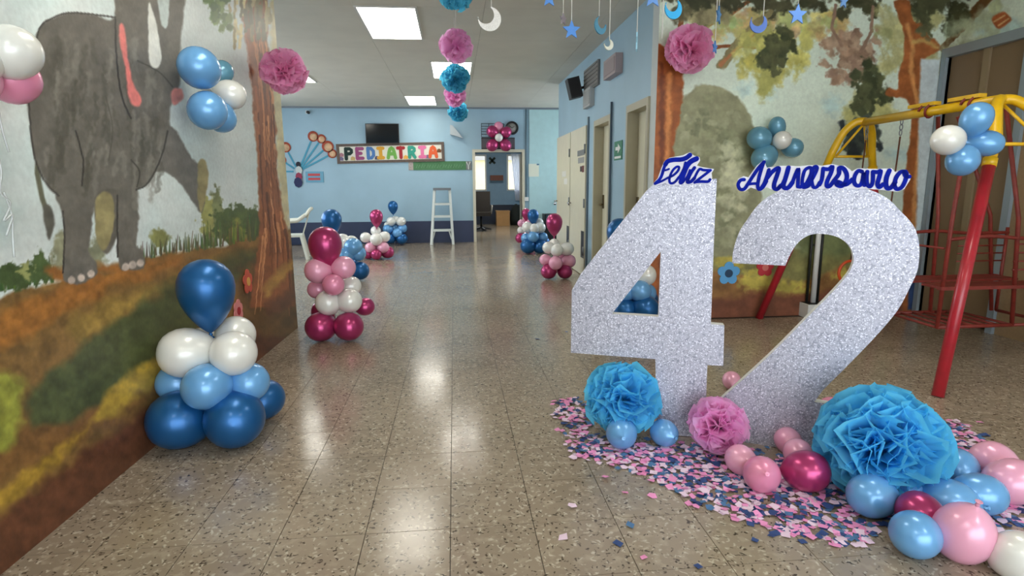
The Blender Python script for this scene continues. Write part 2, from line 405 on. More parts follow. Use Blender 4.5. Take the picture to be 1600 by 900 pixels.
    for p in ([(57,62),(64,40),(82,28),(108,20),(140,22),(180,27)], [(180,30),(182,90),(190,150),(205,185)], [(44,150),(52,235),(68,280),(92,306)],
              [(118,205),(130,250),(128,290)], [(213,297),(232,285),(252,245),(262,205)], [(183,305),(184,402)], [(98,330),(101,370),(98,426)]):
        c.line(catmull(p, 5), 2.8, (54,50,46), 1.2, .5, alpha=.9)
    c.shape([(186,40),(194,44),(200,90),(208,130),(220,150),(218,165),(206,162),(199,140),(196,110),(188,70)], (206,118,112), 1.5, 1, var=.06)
    c.shape([(270,140),(282,138),(286,152),(274,164),(268,156)], (206,132,124), 1.5, 1)
    c.line(catmull([(205,250),(218,268),(214,292)], 5), 2, (60,56,50), 1.2); c.line(catmull([(165,150),(176,200),(170,250)], 5), 2, (76,72,64), 1.5, alpha=.7); c.line(catmull([(215,95),(248,112),(270,136)], 5), 2, (66,62,56), 1.2)
    c.shape([(232,6),(240,20),(249,60),(252,95),(244,107),(234,98),(232,60)], (206,206,198), 1.2, .6, var=.03)
    c.shape([(244,-40),(262,-40),(262,40),(250,30)], (176,186,182), 1.2, 1)
    # tree at the wall's end
    c.shape([(424,-60),(450,-60),(452,430),(446,440),(436,300),(426,150)], (186,178,142), 3, 3, var=.08)
    Lx = lambda yy: np.interp(yy, [-60,57,75,135,180,270,370,418,505], [372,381,387,393,397,403,405,399,388])
    Rx = lambda yy: np.interp(yy, [-60,60,162,270,340,379,430,508], [416,418,429,433,444,452,456,462])
    ys = [-60,30,75,135,180,270,330,370,418,450,480]
    c.shape([(380,418),(462,390),(464,520),(400,520),(384,500)], (96,74,44), 6, 6, var=.14)
    c.shape([(Lx(v), v) for v in ys]+[(Rx(v), v) for v in ys[::-1]], (136,84,50), 1.8, 2, 12, .1, False)
    for i in range(70):
        t = r.uniform(.06, .95); y0 = r.uniform(-20, 380); l = r.uniform(30, 130); col = r.choice(((206,148,100),(196,134,86),(98,54,30),(86,48,28),(160,100,60)))
        yy = np.linspace(y0, min(y0+l, 500), 6); c.line([(Lx(v)*(1-t)+Rx(v)*t, v) for v in yy], r.uniform(1.2, 5), col, 1.5, .8, alpha=.85, w2=.8)
    for i in range(40):
        x0 = r.uniform(352, 424); y0 = r.uniform(-40, 45); v = r.uniform(.8, 1.2)
        c.line([(x0,y0),(x0+r.uniform(-4,6), y0+r.uniform(14,36))], r.uniform(3,7), [q*v for q in r.choice(((122,112,74),(150,138,98),(96,92,58),(176,166,122)))], 2, 1.5)
    for i in range(26): c.blob(r.uniform(322,362), r.uniform(-20,44), r.uniform(4,9), r.uniform(5,10), r.choice(((84,112,56),(66,94,46),(104,128,70))), 3, 1.5)
    c.shape([(426,430),(455,405),(450,425),(418,462),(410,460)], (166,128,66), 4, 4); c.shape([(412,478),(440,462),(462,440),(462,470),(430,492)], (100,66,44), 5, 4)
    return c.c

def paint_right(x, y):
    r = random.Random(5); c = Canvas(x, y, (198, 210, 194))
    n = fbm(x, y, 90, 13)+.5*fbm(x, y, 30, 18); c.c *= (1+.08*n)[:, None]
    for q in ((1165,140,12,9),(1205,145,8,10),(1430,70,10,24),(1555,40,40,20),(1300,165,16,14),(1400,240,18,10)): c.blob(*q, (160,190,190), 5, 7, alpha=.6)
    # ground
    c.shape([(1030,392),(1110,386),(1200,398),(1300,380),(1420,392),(1500,400),(1500,520),(1030,520)], (124,120,74), 5, 5, 18, .14)
    c.shape([(1250,340),(1300,350),(1345,350),(1430,370),(1430,440),(1330,400),(1250,400)], (104,112,74), 7, 6, 18, .12)
    c.shape([(1030,432),(1110,418),(1170,436),(1250,440),(1340,414),(1440,425),(1440,520),(1030,520)], (136,98,58), 5, 6, 16, .15)
    for q in ((1185,440,28,18),(1230,450,34,9),(1330,430,34,10),(1140,405,20,12)): c.blob(*q, (172,158,76), 7, 5)
    c.shape([(1030,468),(1110,470),(1180,456),(1260,458),(1330,455),(1440,462),(1440,540),(1030,540)], (110,68,50), 5, 5, 18, .12)
    # olive-grey rounded shrub mass standing by the left trunk (plain shape)
    c.shape([(1058,170),(1078,142),(1108,132),(1142,146),(1172,180),(1186,240),(1190,320),(1172,392),(1112,402),(1062,396),(1048,300),(1048,220)], (138,138,108), 2, 3, 14, .08)
    pass
    for i in range(90):
        a = r.uniform(0, 6.28); q = math.sqrt(r.random()); c.blob(1116+58*q*math.cos(a), 268+120*q*math.sin(a), r.uniform(5,11), r.uniform(5,10), r.choice(((128,130,100),(148,148,118),(116,120,92),(160,160,128))), 4, 2, alpha=.8)
    for i in range(36): c.blob(r.gauss(1142,10), r.gauss(285,34), r.uniform(5,10), r.uniform(5,10), r.choice(((190,190,158),(178,180,148))), 4, 3, alpha=.7)
    # left trunk and boughs
    c.shape([(1020,96),(1062,100),(1068,120),(1062,180),(1052,240),(1054,330),(1064,500),(1020,500)], (150,84,40), 1.5, 2, 10, .14)
    c.line([(1046,115),(1044,200),(1042,330),(1046,480)], 8, (206,136,76), 5, 2, alpha=.8)
    c.line([(1034,100),(1034,480)], 7, (104,52,26), 4, 2, alpha=.8)
    for p, w in (([(1062,60),(1064,20),(1058,-30)], 9), ([(1085,60),(1108,38),(1150,16),(1200,-20)], 9), ([(1100,80),(1130,72),(1180,74)], 7)): c.line(catmull(p, 5), w, (128,74,40), 1.5, 1, w2=w*.6)
    # canopy
    for i in range(60): c.blob(r.uniform(1080,1320), r.uniform(18,58), r.uniform(8,18), r.uniform(6,13), [q*r.uniform(.9,1.1) for q in r.choice(((172,164,98),(158,158,104),(188,184,120)))], 6, 4, alpha=.8)
    for i in range(46): c.blob(r.uniform(1060,1135), r.uniform(-40,40), r.uniform(6,12), r.uniform(8,16), r.choice(((92,88,62),(110,104,76),(150,142,106))), 5, 3, alpha=.9)
    for i in range(95): c.blob(r.uniform(1040,1490), r.uniform(-60,16)+r.choice((0,0,8)), r.uniform(9,20), r.uniform(7,14), r.choice(((66,66,46),(78,76,54),(58,60,40))), 6, 3)
    c.line(catmull([(1128,102),(1150,72),(1180,38),(1204,20)], 5), 15, (132,122,86), 2, 2, w2=10); c.line(catmull([(1126,102),(1150,78),(1196,40)], 5), 7, (160,108,70), 2, 1.5, w2=3)
    for i in range(50): c.blob(r.uniform(1150,1262), r.uniform(48,122), r.uniform(5,11), r.uniform(6,14), r.choice(((176,168,86),(160,160,92),(190,186,108))), 5, 3, alpha=.8)
    c.shape([(1186,150),(1180,120),(1196,100),(1220,105),(1210,140),(1192,158)], (168,166,96), 4, 5, 9)
    for i in range(45): c.blob(r.gauss(1211,13), r.gauss(80,12), r.uniform(5,10), r.uniform(6,11), r.choice(((72,76,50),(60,66,42),(84,86,56))), 4, 2)
    # dry brown leaf bunch and a dark tuft
    for i in range(60): c.blob(r.gauss(1330,17), r.gauss(90,20), r.uniform(5,10), r.uniform(6,12), r.choice(((142,116,98),(128,104,86),(158,134,112),(150,122,100))), 4, 2)
    c.line([(1306,8),(1300,45),(1316,72)], 5, (136,110,92), 1.5, 1); c.line([(1364,10),(1362,50),(1345,80)], 5, (136,110,92), 1.5, 1)
    for i in range(36): c.blob(r.uniform(1322,1392), r.uniform(150,205), r.uniform(6,12), r.uniform(7,13), r.choice(((176,172,112),(166,166,110))), 5, 3, alpha=.7)
    for i in range(60): c.blob(r.gauss(1357,12), r.gauss(146,20), r.uniform(4,9), r.uniform(6,11), r.choice(((66,72,48),(56,62,40),(80,84,56))), 4, 2)
    for i in range(50): c.blob(r.gauss(1344,12), r.gauss(218,14), r.uniform(4,9), r.uniform(6,12), r.choice(((52,62,60),(44,52,56),(66,76,70))), 3, 2)
    # right tree
    for i in range(60): c.blob(r.uniform(1375,1470), r.uniform(20,110), r.uniform(6,14), r.uniform(7,14), r.choice(((168,164,112),(150,152,104),(182,180,130))), 6, 4, alpha=.75)
    c.shape([(1398,12),(1412,50),(1411,90),(1404,112),(1402,138),(1388,138),(1384,148),(1412,154),(1424,170),(1424,190),(1419,235),(1415,267),(1411,330),(1412,500),
             (1434,500),(1440,330),(1446,260),(1456,180),(1452,160),(1448,140),(1444,112),(1446,92),(1464,82),(1474,76),(1466,66),(1450,54),(1450,36),(1428,34),(1420,2),(1400,0)], (146,86,46), 1.5, 1.5, 10, .13)
    c.line(catmull([(1418,40),(1426,70),(1424,110),(1432,150),(1440,180),(1436,240),(1430,300),(1428,400)], 4), 7, (200,142,84), 4, 1.5, alpha=.85)
    c.line(catmull([(1426,66),(1445,64),(1464,74)], 4), 6, (190,160,96), 4, 1.5, alpha=.8); c.line(catmull([(1444,170),(1440,240),(1434,330)], 4), 5, (98,50,24), 3, 1, alpha=.8)
    c.line([(1472,76),(1505,40),(1545,-6),(1570,-40)], 9, (104,74,42), 1.5, 1.5, w2=20)
    for i in range(50): c.blob(r.uniform(1425,1520), r.uniform(-50,44), r.uniform(7,14), r.uniform(7,14), r.choice(((66,68,46),(76,76,52),(92,92,64))), 6, 3)
    for i in range(30): c.blob(r.uniform(1480,1560), r.uniform(20,90), r.uniform(6,14), r.uniform(6,12), (170,180,150), 6, 5, alpha=.6)
    c.shape([(1550,30),(1565,18),(1580,30),(1564,44),(1556,42)], (168,92,52), 1.5, 1); c.line([(1553,34),(1570,24)], 2.5, (200,160,110)); c.line([(1560,40),(1576,29)], 2.5, (200,160,110))
    c.blob(1556, 12, 10, 12, (176,186,150), 3, 3)
    c.shape([(1438,92),(1470,92),(1450,330),(1440,480),(1428,480)], (186,196,196), 2, 1, var=.05, smooth=False)
    c.shape([(1424,404),(1441,404),(1436,484),(1418,484)], (48,66,104), 1.5, .8, smooth=False)
    return c.c

MUR = mural_mat()
LUT = lambda a: np.where(a <= .04045, a/12.92, ((a+.055)/1.055)**2.4)
GAIN = 1.12
def mural_grid(P0, U, V, nu, nv, paint, name):
    """a wall face P0 + u*U + v*V painted per vertex"""
    P0, U, V = np.array(P0, float), np.array(U, float), np.array(V, float)
    uu, vv = np.meshgrid(np.linspace(0,1,nu), np.linspace(0,1,nv), indexing='ij')
    P = P0+uu.reshape(-1,1)*U+vv.reshape(-1,1)*V
    q = P-np.array(CAMP); d = np.maximum(q@np.array(_fw), .35)
    px = 800+F*(q@np.array(_rt))/d; py = 450+F*(q@np.array(_dn))/d
    c = paint(px, py); c = LUT(np.clip(c*GAIN/255, 0, 1))
    me = bpy.data.meshes.new(name); me.vertices.add(len(P)); me.vertices.foreach_set('co', P.astype(np.float32).ravel())
    i = (np.arange(nu-1)[:,None]*nv+np.arange(nv-1)[None]).ravel(); quads = np.stack([i, i+nv, i+nv+1, i+1], 1).astype(np.int32)
    me.loops.add(quads.size); me.loops.foreach_set('vertex_index', quads.ravel())
    me.polygons.add(len(quads)); me.polygons.foreach_set('loop_start', np.arange(0, quads.size, 4, dtype=np.int32))
    me.polygons.foreach_set('loop_total', np.full(len(quads), 4, np.int32))
    at = me.color_attributes.new('paint', 'FLOAT_COLOR', 'POINT')
    at.data.foreach_set('color', np.concatenate([c, np.ones((len(c),1))], 1).astype(np.float32).ravel())
    me.update(calc_edges=True); me.validate(); return me

# walls with murals: a wall body and the painted face as its part
wl = struct('wall_left', MB().prism([[(XLf(-3.2)-.16,-3.2),(XLf(-3.2)-.002,-3.2),(XLf(YLE)-.002,YLE-.003),(XLf(YLE)-.16,YLE-.003)]], (0,0,0), (1,0,0), (0,1,0), (0,0,1), 0, CEIL), WHITEW)
link('painted_mural', mural_grid((XLf(1.45),1.45,0), (XLf(YLE)-XLf(1.45),YLE-1.45,0), (0,0,CEIL), 700, 540, paint_left, 'painted_mural'), MUR, wl)
link('painted_mural', mural_grid((XLf(-3.2),-3.2,0), (XLf(1.45)-XLf(-3.2),4.65,0), (0,0,CEIL), 90, 60, lambda x,y: np.where((np.clip(y,-1e5,1e5) > 500)[:,None], (108,84,48), (190,198,196))*1., 'painted_mural_b'), MUR, wl)
wm = struct('wall_mural', MB().box(XR, XS+.2, YM+.002, YM+.16, 0, CEIL), WHITEW)
link('painted_mural', mural_grid((XR,YM,0), (XS-XR,0,0), (0,0,CEIL), 540, 580, paint_right, 'painted_mural_c'), MUR, wm)
# side wall with a tall double-door opening next to the corner
DY0, DY1, DZ = 4.30, 5.04, 2.37
ws = MB().box(XS+.002, XS+.16, -3.2, DY0, 0, CEIL).box(XS+.002, XS+.16, DY0, DY1, DZ, CEIL).box(XS+.002, XS+.16, DY1, YM+.002, 0, CEIL).box(XS+.16, XS+.26, 3.9, YM+.002, 0, CEIL)  # last box: unseen backing added to close the bright gap under the doors
ws = struct('wall_right', ws, WHITEW)
link('painted_mural', mural_grid((XS,DY0,DZ), (0,YM-DY0,0), (0,0,CEIL-DZ), 120, 80, paint_right, 'painted_mural_d'), MUR, ws)
link('painted_mural', mural_grid((XS,3.3,0), (0,DY0-3.3,0), (0,0,CEIL), 70, 90, lambda x,y: np.tile((136.,112,82), (len(x),1)), 'painted_mural_e'), MUR, ws)
# other walls
struct('wall_return_left', MB().box(-4.7, XLf(YLE)-.16, YLE-.15, YLE-.003, 0, CEIL), WALLB)
struct('wall_far_left', MB().box(-4.75,-4.6,YLE-.003,6.2,0,CEIL).box(-4.75,-4.6,11.6,YB,0,CEIL).box(-4.75,-4.6,6.2,11.6,0,.9).box(-4.75,-4.6,6.2,11.6,2.6,CEIL), WALLB)  # long opening added to let daylight into the back hall
mb = MB()
for k in range(5): mb.box(-4.72,-4.64,6.2+k*1.335,6.26+k*1.335,.9,2.6)
struct('window_4', mb, M('aluminium', (170,172,172), .35, .6))  # bars of the unseen window added to light the back hall
R3, R4 = (6.56, 7.33), (5.26, 5.94)      # recessed door openings in the corridor wall (y range)
RA, RB = (8.74, 9.86), (7.70, 8.70)
mb = MB()
for a, b in ((YM+.16, R4[0]), (R4[1], R3[0]), (R3[1], YE)): mb.box(XR, XR+.16, a, b, 0, CEIL)
for a, b in (R3, R4): mb.box(XR, XR+.16, a, b, 2.0, CEIL)
struct('wall_corridor', mb, WALLB)
struct('wall_corridor_back', MB().box(XR+.16, XR+.24, YM+.16, YE, 0, CEIL).box(XR+.24, 3.75, YE-.12, YE, 0, CEIL), WALLB)
struct('wall_far_right', MB().box(3.6,3.75,YE,10.3,0,CEIL).box(3.6,3.75,12.5,YB,0,CEIL).box(3.6,3.75,10.3,12.5,0,.9).box(3.6,3.75,10.3,12.5,2.5,CEIL), WALLB)  # opening added here too, for more even daylight
struct('window_5', MB().box(3.65,3.7,11.37,11.43,.9,2.5).box(3.65,3.7,10.3,12.5,1.67,1.73), M('aluminium', (170,172,172), .35, .6))  # bars of the second unseen window added for its daylight
BD = (.47, 1.50, 1.96)   # doorway in the back wall
struct('wall_back', MB().box(-4.75, BD[0], YB, YB+.14, 0, CEIL).box(BD[1], 3.75, YB, YB+.14, 0, CEIL).box(BD[0], BD[1], YB, YB+.14, BD[2], CEIL), WALLB)
tr = struct('trim_1', MB().box(-4.6, BD[0]-.06, YB-.006, YB-.001, 0, .48), NAVY)
struct('trim_2', MB().box(BD[1]+.06, 1.62, YB-.006, YB-.001, 0, .48).box(2.45, 3.6, YB-.006, YB-.001, 0, .48), NAVY)
struct('trim_3', MB().box(-4.6, 3.6, YB-.03, YB-.001, CEIL-.035, CEIL), M('ceiling_angle', (120,130,140), .5))
# rear of the hall behind the viewer: unseen wall, entrance opening enlarged for more daylight
struct('wall_rear', MB().box(-1.8,-1.2,-3.3,-3.2,0,CEIL).box(4.3,4.6,-3.3,-3.2,0,CEIL).box(-1.2,4.3,-3.3,-3.2,2.6,CEIL), WHITEW)
mb = MB()
for k in range(5): mb.box(-1.2+k*1.36,-1.14+k*1.36,-3.28,-3.22,0,2.6)
struct('window_3', mb, M('aluminium', (170,172,172), .35, .6))
# doorway frame of the back wall
mb = MB().box(BD[0]-.06, BD[0], YB-.03, YB+.16, 0, BD[2]+.06).box(BD[1], BD[1]+.06, YB-.03, YB+.16, 0, BD[2]+.06).box(BD[0], BD[1], YB-.03, YB+.16, BD[2], BD[2]+.06)
d1 = struct('door_1', mb, CREAM)
build('door_leaf', MB().obox((BD[1]+.05, YB+.47, .98), (0,1,0), (0,0,1), (1,0,0), .6, 1.94, .04), M('door_grey', (150,146,140), .5), d1)
# pale door right of the pipe
d2 = struct('door_2', MB().box(1.66, 2.42, YB-.03, YB-.001, 0, CEIL-.04), M('pale_aqua_door', (176,210,212), .4, var=.04))
k = onY(867, 318, YB-.06); build('door_knob', MB().lathe([(0,-.03),(.025,-.025),(.035,0),(.025,.025),(.012,.035),(.012,.06),(.03,.065)], 14, k, Matrix.Rotation(math.radians(-90), 3, 'X')), CHROME, d2)
# doors of the corridor's right wall
DOORM = M('ivory_door', (214, 210, 186), .35, var=.03)
def flat_door(n, ya, yb, plate, notes):
    d = struct(n, MB().box(XR-.035, XR-.001, ya, yb, .01, 2.02), DOORM)
    for z in (.35, 1.0, 1.72): build('hinge', MB().tube([(XR-.042, ya+.02, z-.06), (XR-.042, ya+.02, z+.06)], .012, 8), GREY, d)
    build('kick_plate', MB().box(XR-.038, XR-.035, ya+.02, ya+.20, .25, .62), M('kick_plate', (70,72,76), .4, .6), d)
    hd = MB().tube([(XR-.035, yb-.07, .98), (XR-.085, yb-.07, .98), (XR-.085, yb-.17, .98)], .012, 8); build('lever_handle', hd, CHROME, d)
    return d
dA = flat_door('door_3', *RA, True, True); dB = flat_door('door_4', *RB, True, True)
for (x0, y0, x1, y1, c) in ((902,236,913,242,(120,124,124)), (903,247,912,254,(150,152,150)), (906,260,909,268,(70,60,60)), (909,259,912,269,(110,60,60))):
    a, b = onX(x0, y0, XR-.04), onX(x1, y1, XR-.04); build('door_notice', MB().box(XR-.038, XR-.0352, min(a.y,b.y), max(a.y,b.y), min(a.z,b.z), max(a.z,b.z)), M('ink%d%d' % c[:2], c, .7), dB)
for (x0, y0, x1, y1) in ((878,268,884,276), (881,279,886,288)):
    a, b = onX(x0, y0, XR-.04), onX(x1, y1, XR-.04); build('door_notice', MB().box(XR-.038, XR-.0352, min(a.y,b.y), max(a.y,b.y), min(a.z,b.z), max(a.z,b.z)), M('notice_paper', (226,226,218), .7), dA)
for n, (a, b) in (('door_5', R3), ('door_6', R4)):
    mb = MB().box(XR-.02, XR+.155, a, a+.05, 0, 2.03).box(XR-.02, XR+.155, b-.05, b, 0, 2.03).box(XR-.02, XR+.155, a+.05, b-.05, 1.96, 2.03)
    d = struct(n, mb, M('tan_frame', (176,170,146), .45, var=.03))
    lf = build('door_leaf', MB().box(XR+.10, XR+.14, a+.05, b-.05, .01, 1.96), DOORM, d)
    build('lock', MB().box(XR+.09, XR+.10, b-.13, b-.07, .95, 1.12).tube([(XR+.10,b-.10,1.0),(XR+.05,b-.10,1.0),(XR+.05,b-.19,1.0)], .011, 8), M('old_brass', (110,96,70), .35, .8), lf)
struct('trim_4', MB().box(XR-.02, XR-.001, RB[0]-.06, RB[0]-.01, 0, 2.12), M('steel_strip', (96,112,124), .4, .4))
# brown double door on the side wall
fr = MB().box(XS-.03, XS+.14, DY0-.06, DY0, 0, DZ+.06).box(XS-.03, XS+.14, DY1, DY1+.05, 0, DZ+.06).box(XS-.03, XS+.14, DY0, DY1, DZ-.02, DZ+.06)
d7 = struct('door_7', fr, M('blue_grey_frame', (150,164,172), .35, .2))
ym = (DY0+DY1)/2; BR = M('brown_door', (138,116,88), .5, var=.05, vscale=3)
for a, b in ((DY0, ym-.03), (ym+.03, DY1)):
    build('door_leaf', MB().box(XS+.03, XS+.07, a, b, .02, DZ-.02), BR, d7)
build('door_stile', MB().box(XS+.01, XS+.09, ym-.03, ym+.03, .01, DZ-.02), M('tan_stile', (152,134,104), .5), d7)
build('lock', MB().box(XS+.0, XS+.03, ym-.02, ym+.02, 1.62, 1.72), M('dark_bronze', (84,68,46), .4, .5), d7)

# ------------------------------------------------------------------ room beyond the back doorway
YF = 18.9
struct('wall_room_left', MB().box(-.95, -.8, YB+.14, YF, 0, 2.75), WALLB); struct('wall_room_right', MB().box(3.2, 3.35, YB+.14, YF, 0, 2.75), WALLB)
struct('ceiling_room', MB().box(-.95, 3.35, YB+.14, YF+.2, 2.75, 2.9), CEM)
w1 = [onY(741,243,YF).x, onY(758.5,243,YF).x]; wz = [onY(750,297,YF).z, onY(750,243,YF).z]; w1[0] = .2
w2 = [onY(793,243,YF).x, onY(815,243,YF).x]
mb = MB().box(-.95, w1[0], YF, YF+.2, 0, 2.75).box(w1[1], w2[0], YF, YF+.2, 0, 2.75).box(w2[1], 3.35, YF, YF+.2, 0, 2.75)
for a, b in (w1, w2): mb.box(a, b, YF, YF+.2, 0, wz[0]).box(a, b, YF, YF+.2, wz[1], 2.75)
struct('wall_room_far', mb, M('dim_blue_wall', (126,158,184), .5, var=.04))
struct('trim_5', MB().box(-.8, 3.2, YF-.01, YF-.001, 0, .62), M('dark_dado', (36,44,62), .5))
for i, (a, b) in enumerate((w1, w2)):
    mb = MB().box(a-.03, a+.02, YF-.02, YF+.06, wz[0]-.03, wz[1]+.03).box(b-.02, b+.03, YF-.02, YF+.06, wz[0]-.03, wz[1]+.03).box(a, b, YF-.02, YF+.06, wz[1]-.02, wz[1]+.03).box(a, b, YF-.02, YF+.06, wz[0]-.03, wz[0]+.02)
    w = struct('window_%d' % (i+1), mb, M('window_white', (220,222,224), .4))
    build('pane', MB().box(a+.02, b-.02, YF+.02, YF+.026, wz[0]+.02, wz[1]-.02), M('glass', (235,242,242), .03, alpha=.1), w)
# outside: neighbouring yellow house with a sloped grey roof edge
ho = thing('neighbour_house', 'pale yellow house wall seen through the left window of the far room', 'house', (.4, 24, 0))
build('wall', MB().box(-3, 2.6, 24, 24.3, 0, 2.25), M('yellow_wall', (236,214,150), .8, var=.05), ho)
build('roof', MB().prism([[(-3,2.25),(2.7,2.25),(2.7,4.2),(1.2,3.3)]], (0,0,0), (1,0,0), (0,0,1), (0,1,0), 23.9, 24.4), M('grey_roof', (150,146,140), .7), ho)
struct('ground_outside', MB().box(-8, 12, YF+.2, 34, -.3, -.1), M('outside_ground', (150,146,136), .9))
# curtain, shelf, wall cross, chair, carton, bin
a, b = w2; mb = MB(); n = 40
vs = []; fs = []
for j in range(9):
    z = wz[1]+.05-(wz[1]+.05-.75)*j/8
    for i in range(n+1): vs.append((a+.10+(b-a-.05)*i/n*(1-.03*j)+.06*j*.3, YF-.10+.035*math.sin(i*1.15+.2*j), z))
for j in range(8):
    for i in range(n): fs.append((j*(n+1)+i, j*(n+1)+i+1, (j+1)*(n+1)+i+1, (j+1)*(n+1)+i))
cu = build('window_curtain', MB().add(vs, fs, True), tissue('white_voile', (226,230,240)), label='white voile curtain hanging over the right window of the far room', cat='curtain')
p, q = onY(766,274,YF-.1), onY(786,282,YF-.1)
sh = thing('wall_shelf', 'small reddish-brown wooden shelf box on the far room wall', 'shelf', ((p.x+q.x)/2, YF-.02, q.z))
WOOD = M('red_wood', (112,56,36), .5, var=.1, vscale=20)
build('board', MB().box(p.x,q.x,YF-.22,YF-.001,q.z,q.z+.03), WOOD, sh); build('front', MB().box(p.x,q.x,YF-.22,YF-.19,q.z+.03,p.z), WOOD, sh)
for x in (p.x, q.x-.02): build('side', MB().box(x,x+.02,YF-.19,YF-.001,q.z+.03,p.z), WOOD, sh)
p = onY(769, 251, YF-.02); mb = MB()
for s in (-1, 1): mb.obox((p.x, YF-.02, p.z), (1,0,s), (0,1,0), (-s,0,1), .26, .03, .07)
build('wall_ornament', mb, M('dark_green_paint', (18,40,34), .6), label='dark green X-shaped ornament on the far room wall', cat='ornament')
def office_chair(x, y):
    t = thing('office_chair', 'dark padded office chair just inside the back doorway', 'chair', (x,y,0)); S = M('dark_upholstery', (46,40,36), .8)
    build('seat', MB().box(x-.26,x+.26,y-.25,y+.25,.42,.52), S, t); build('backrest', MB().box(x-.27,x+.27,y+.2,y+.3,.52,1.08), S, t)
    build('stem', MB().tube([(x,y,.1),(x,y,.42)], .03), DARK, t)
    for k in range(5):
        an = k*1.257; build('leg', MB().bar((x,y,.1),(x+.28*math.cos(an),y+.28*math.sin(an),.05),.05), DARK, t)
    for s in (-1,1): build('armrest', MB().tube([(x+s*.27,y+.2,.5),(x+s*.3,y+.15,.7),(x+s*.3,y-.2,.7),(x+s*.27,y-.2,.48)], .018), M('grey_arm', (150,146,140), .5), t)
office_chair(.72, 16.0)
p, q = gnd(773, 350), gnd(793, 350)
bx = thing('cardboard_box', 'tan cardboard carton on the floor of the far room', 'box', ((p.x+q.x)/2, p.y-.3, 0)); CB = M('cardboard', (176,134,88), .8, var=.06)
build('body', MB().box(p.x,q.x,18.0,18.4,0,.42), CB, bx); build('lid', MB().box(p.x-.01,q.x+.01,17.99,18.41,.42,.46), CB, bx)
p = gnd(804, 350); build('dark_bag', MB().lathe([(0,0),(.17,.0),(.2,.2),(.17,.45),(.1,.6),(.03,.66),(0,.66)], 14, (p.x, 18.3, 0)), M('dark_green_cloth', (20,28,26), .8), label='tall dark cloth bag below the white curtain', cat='bag')

# ------------------------------------------------------------------ ceiling lights
LM = M('light_diffuser', (255,250,238), .5, emit=LIGHT_E); FRM = M('light_frame', (210,210,205), .4)
def light(x, y, label, w=.54, l=1.17):
    t = thing('ceiling_light', label, 'ceiling light', (x, y, CEIL-.012), 'recessed ceiling light panels')
    f = .02; z0, z1 = CEIL-.012, CEIL-.0005
    mb = MB().box(x-w/2-f,x-w/2,y-l/2-f,y+l/2+f,z0,z1).box(x+w/2,x+w/2+f,y-l/2-f,y+l/2+f,z0,z1).box(x-w/2,x+w/2,y-l/2-f,y-l/2,z0,z1).box(x-w/2,x+w/2,y+l/2,y+l/2+f,z0,z1)
    build('frame', mb, FRM, t); build('diffuser', MB().box(x-w/2,x+w/2,y-l/2,y+l/2,z0+.003,z1), LM, t)
a = gnd(604, 35, CEIL); light(-.60, 6.43, 'largest lit ceiling panel, nearest along the corridor')
b = gnd(705.5, 97, CEIL); light(b.x, b.y+.55, 'lit ceiling panel behind the hanging pompoms')
c = gnd(656, 151, CEIL); light(c.x, c.y+.5, 'small lit ceiling panel nearest the back wall')
d = gnd(466, 117, CEIL); light(d.x-.15, d.y, 'lit ceiling panel half hidden behind the pink pompom at the left wall')
for i, (x, y) in enumerate(((-.6, 2.6), (2.2, 2.6), (-.6, -.9), (2.4, -.9))): light(x, y, 'ceiling light panel over the near hall, ' + ('beside the left mural wall, towards the corridor', 'above the silver numbers', 'behind the camera beside the left mural wall', 'behind the camera towards the swing side')[i])

t = thing('ceiling_light', 'unseen ceiling panel added to brighten the far room behind the back doorway', 'ceiling light', (1.4,15.2,2.73), 'recessed ceiling light panels')
build('frame', MB().box(1.10,1.12,14.6,15.8,2.735,2.75).box(1.68,1.70,14.6,15.8,2.735,2.75), FRM, t); build('diffuser', MB().box(1.12,1.68,14.6,15.8,2.738,2.749), M('added_far_diffuser', (255,250,238), .5, emit=22), t)  # out-of-view panel added because the far room was too dark
# ================================================================== BACK WALL THINGS
def blk(name, mb, mat, label, cat, group=None): return build(name, mb, mat, label=label, cat=cat, group=group)
# television
a, b = onY(570.5,193,YB-.08), onY(624,224,YB-.08)
tv = thing('television', 'black flat television mounted above the colourful letter banner', 'television', ((a.x+b.x)/2, YB-.04, b.z))
build('bezel', MB().box(a.x,b.x,YB-.09,YB-.04,b.z,a.z), DARK, tv); build('screen', MB().box(a.x+.015,b.x-.015,YB-.093,YB-.09,b.z+.015,a.z-.015), M('screen_glass', (10,12,16), .12), tv)
build('wall_mount', MB().box((a.x+b.x)/2-.1,(a.x+b.x)/2+.1,YB-.04,YB-.001,(a.z+b.z)/2-.1,(a.z+b.z)/2+.1), GREY, tv)
# security camera
p = onY(481,175,YB-.06); t = thing('security_camera', 'small white security camera high on the back wall', 'camera', (p.x,YB-.02,p.z))
build('base', MB().box(p.x-.05,p.x-.01,YB-.05,YB-.001,p.z-.03,p.z+.03), WHITE, t); build('lens', MB().tube([(p.x-.01,YB-.05,p.z),(p.x+.03,YB-.12,p.z-.02)], .03), DARK, t)
# wedge-shaped wall fixture
p, q = onY(703,195,YB-.1), onY(719,216,YB-.1); mb = MB().prism([[(p.x,p.z),(p.x+.06,p.z-.02),(q.x+.06,q.z),(p.x,p.z-.2)]], (0,YB-.14,0), (1,0,0), (0,0,1), (0,1,0), 0, .138)
blk('wall_speaker', mb, M('pale_grey_case', (176,184,188), .5), 'small pale grey slanted box on the back wall right of the television', 'speaker')
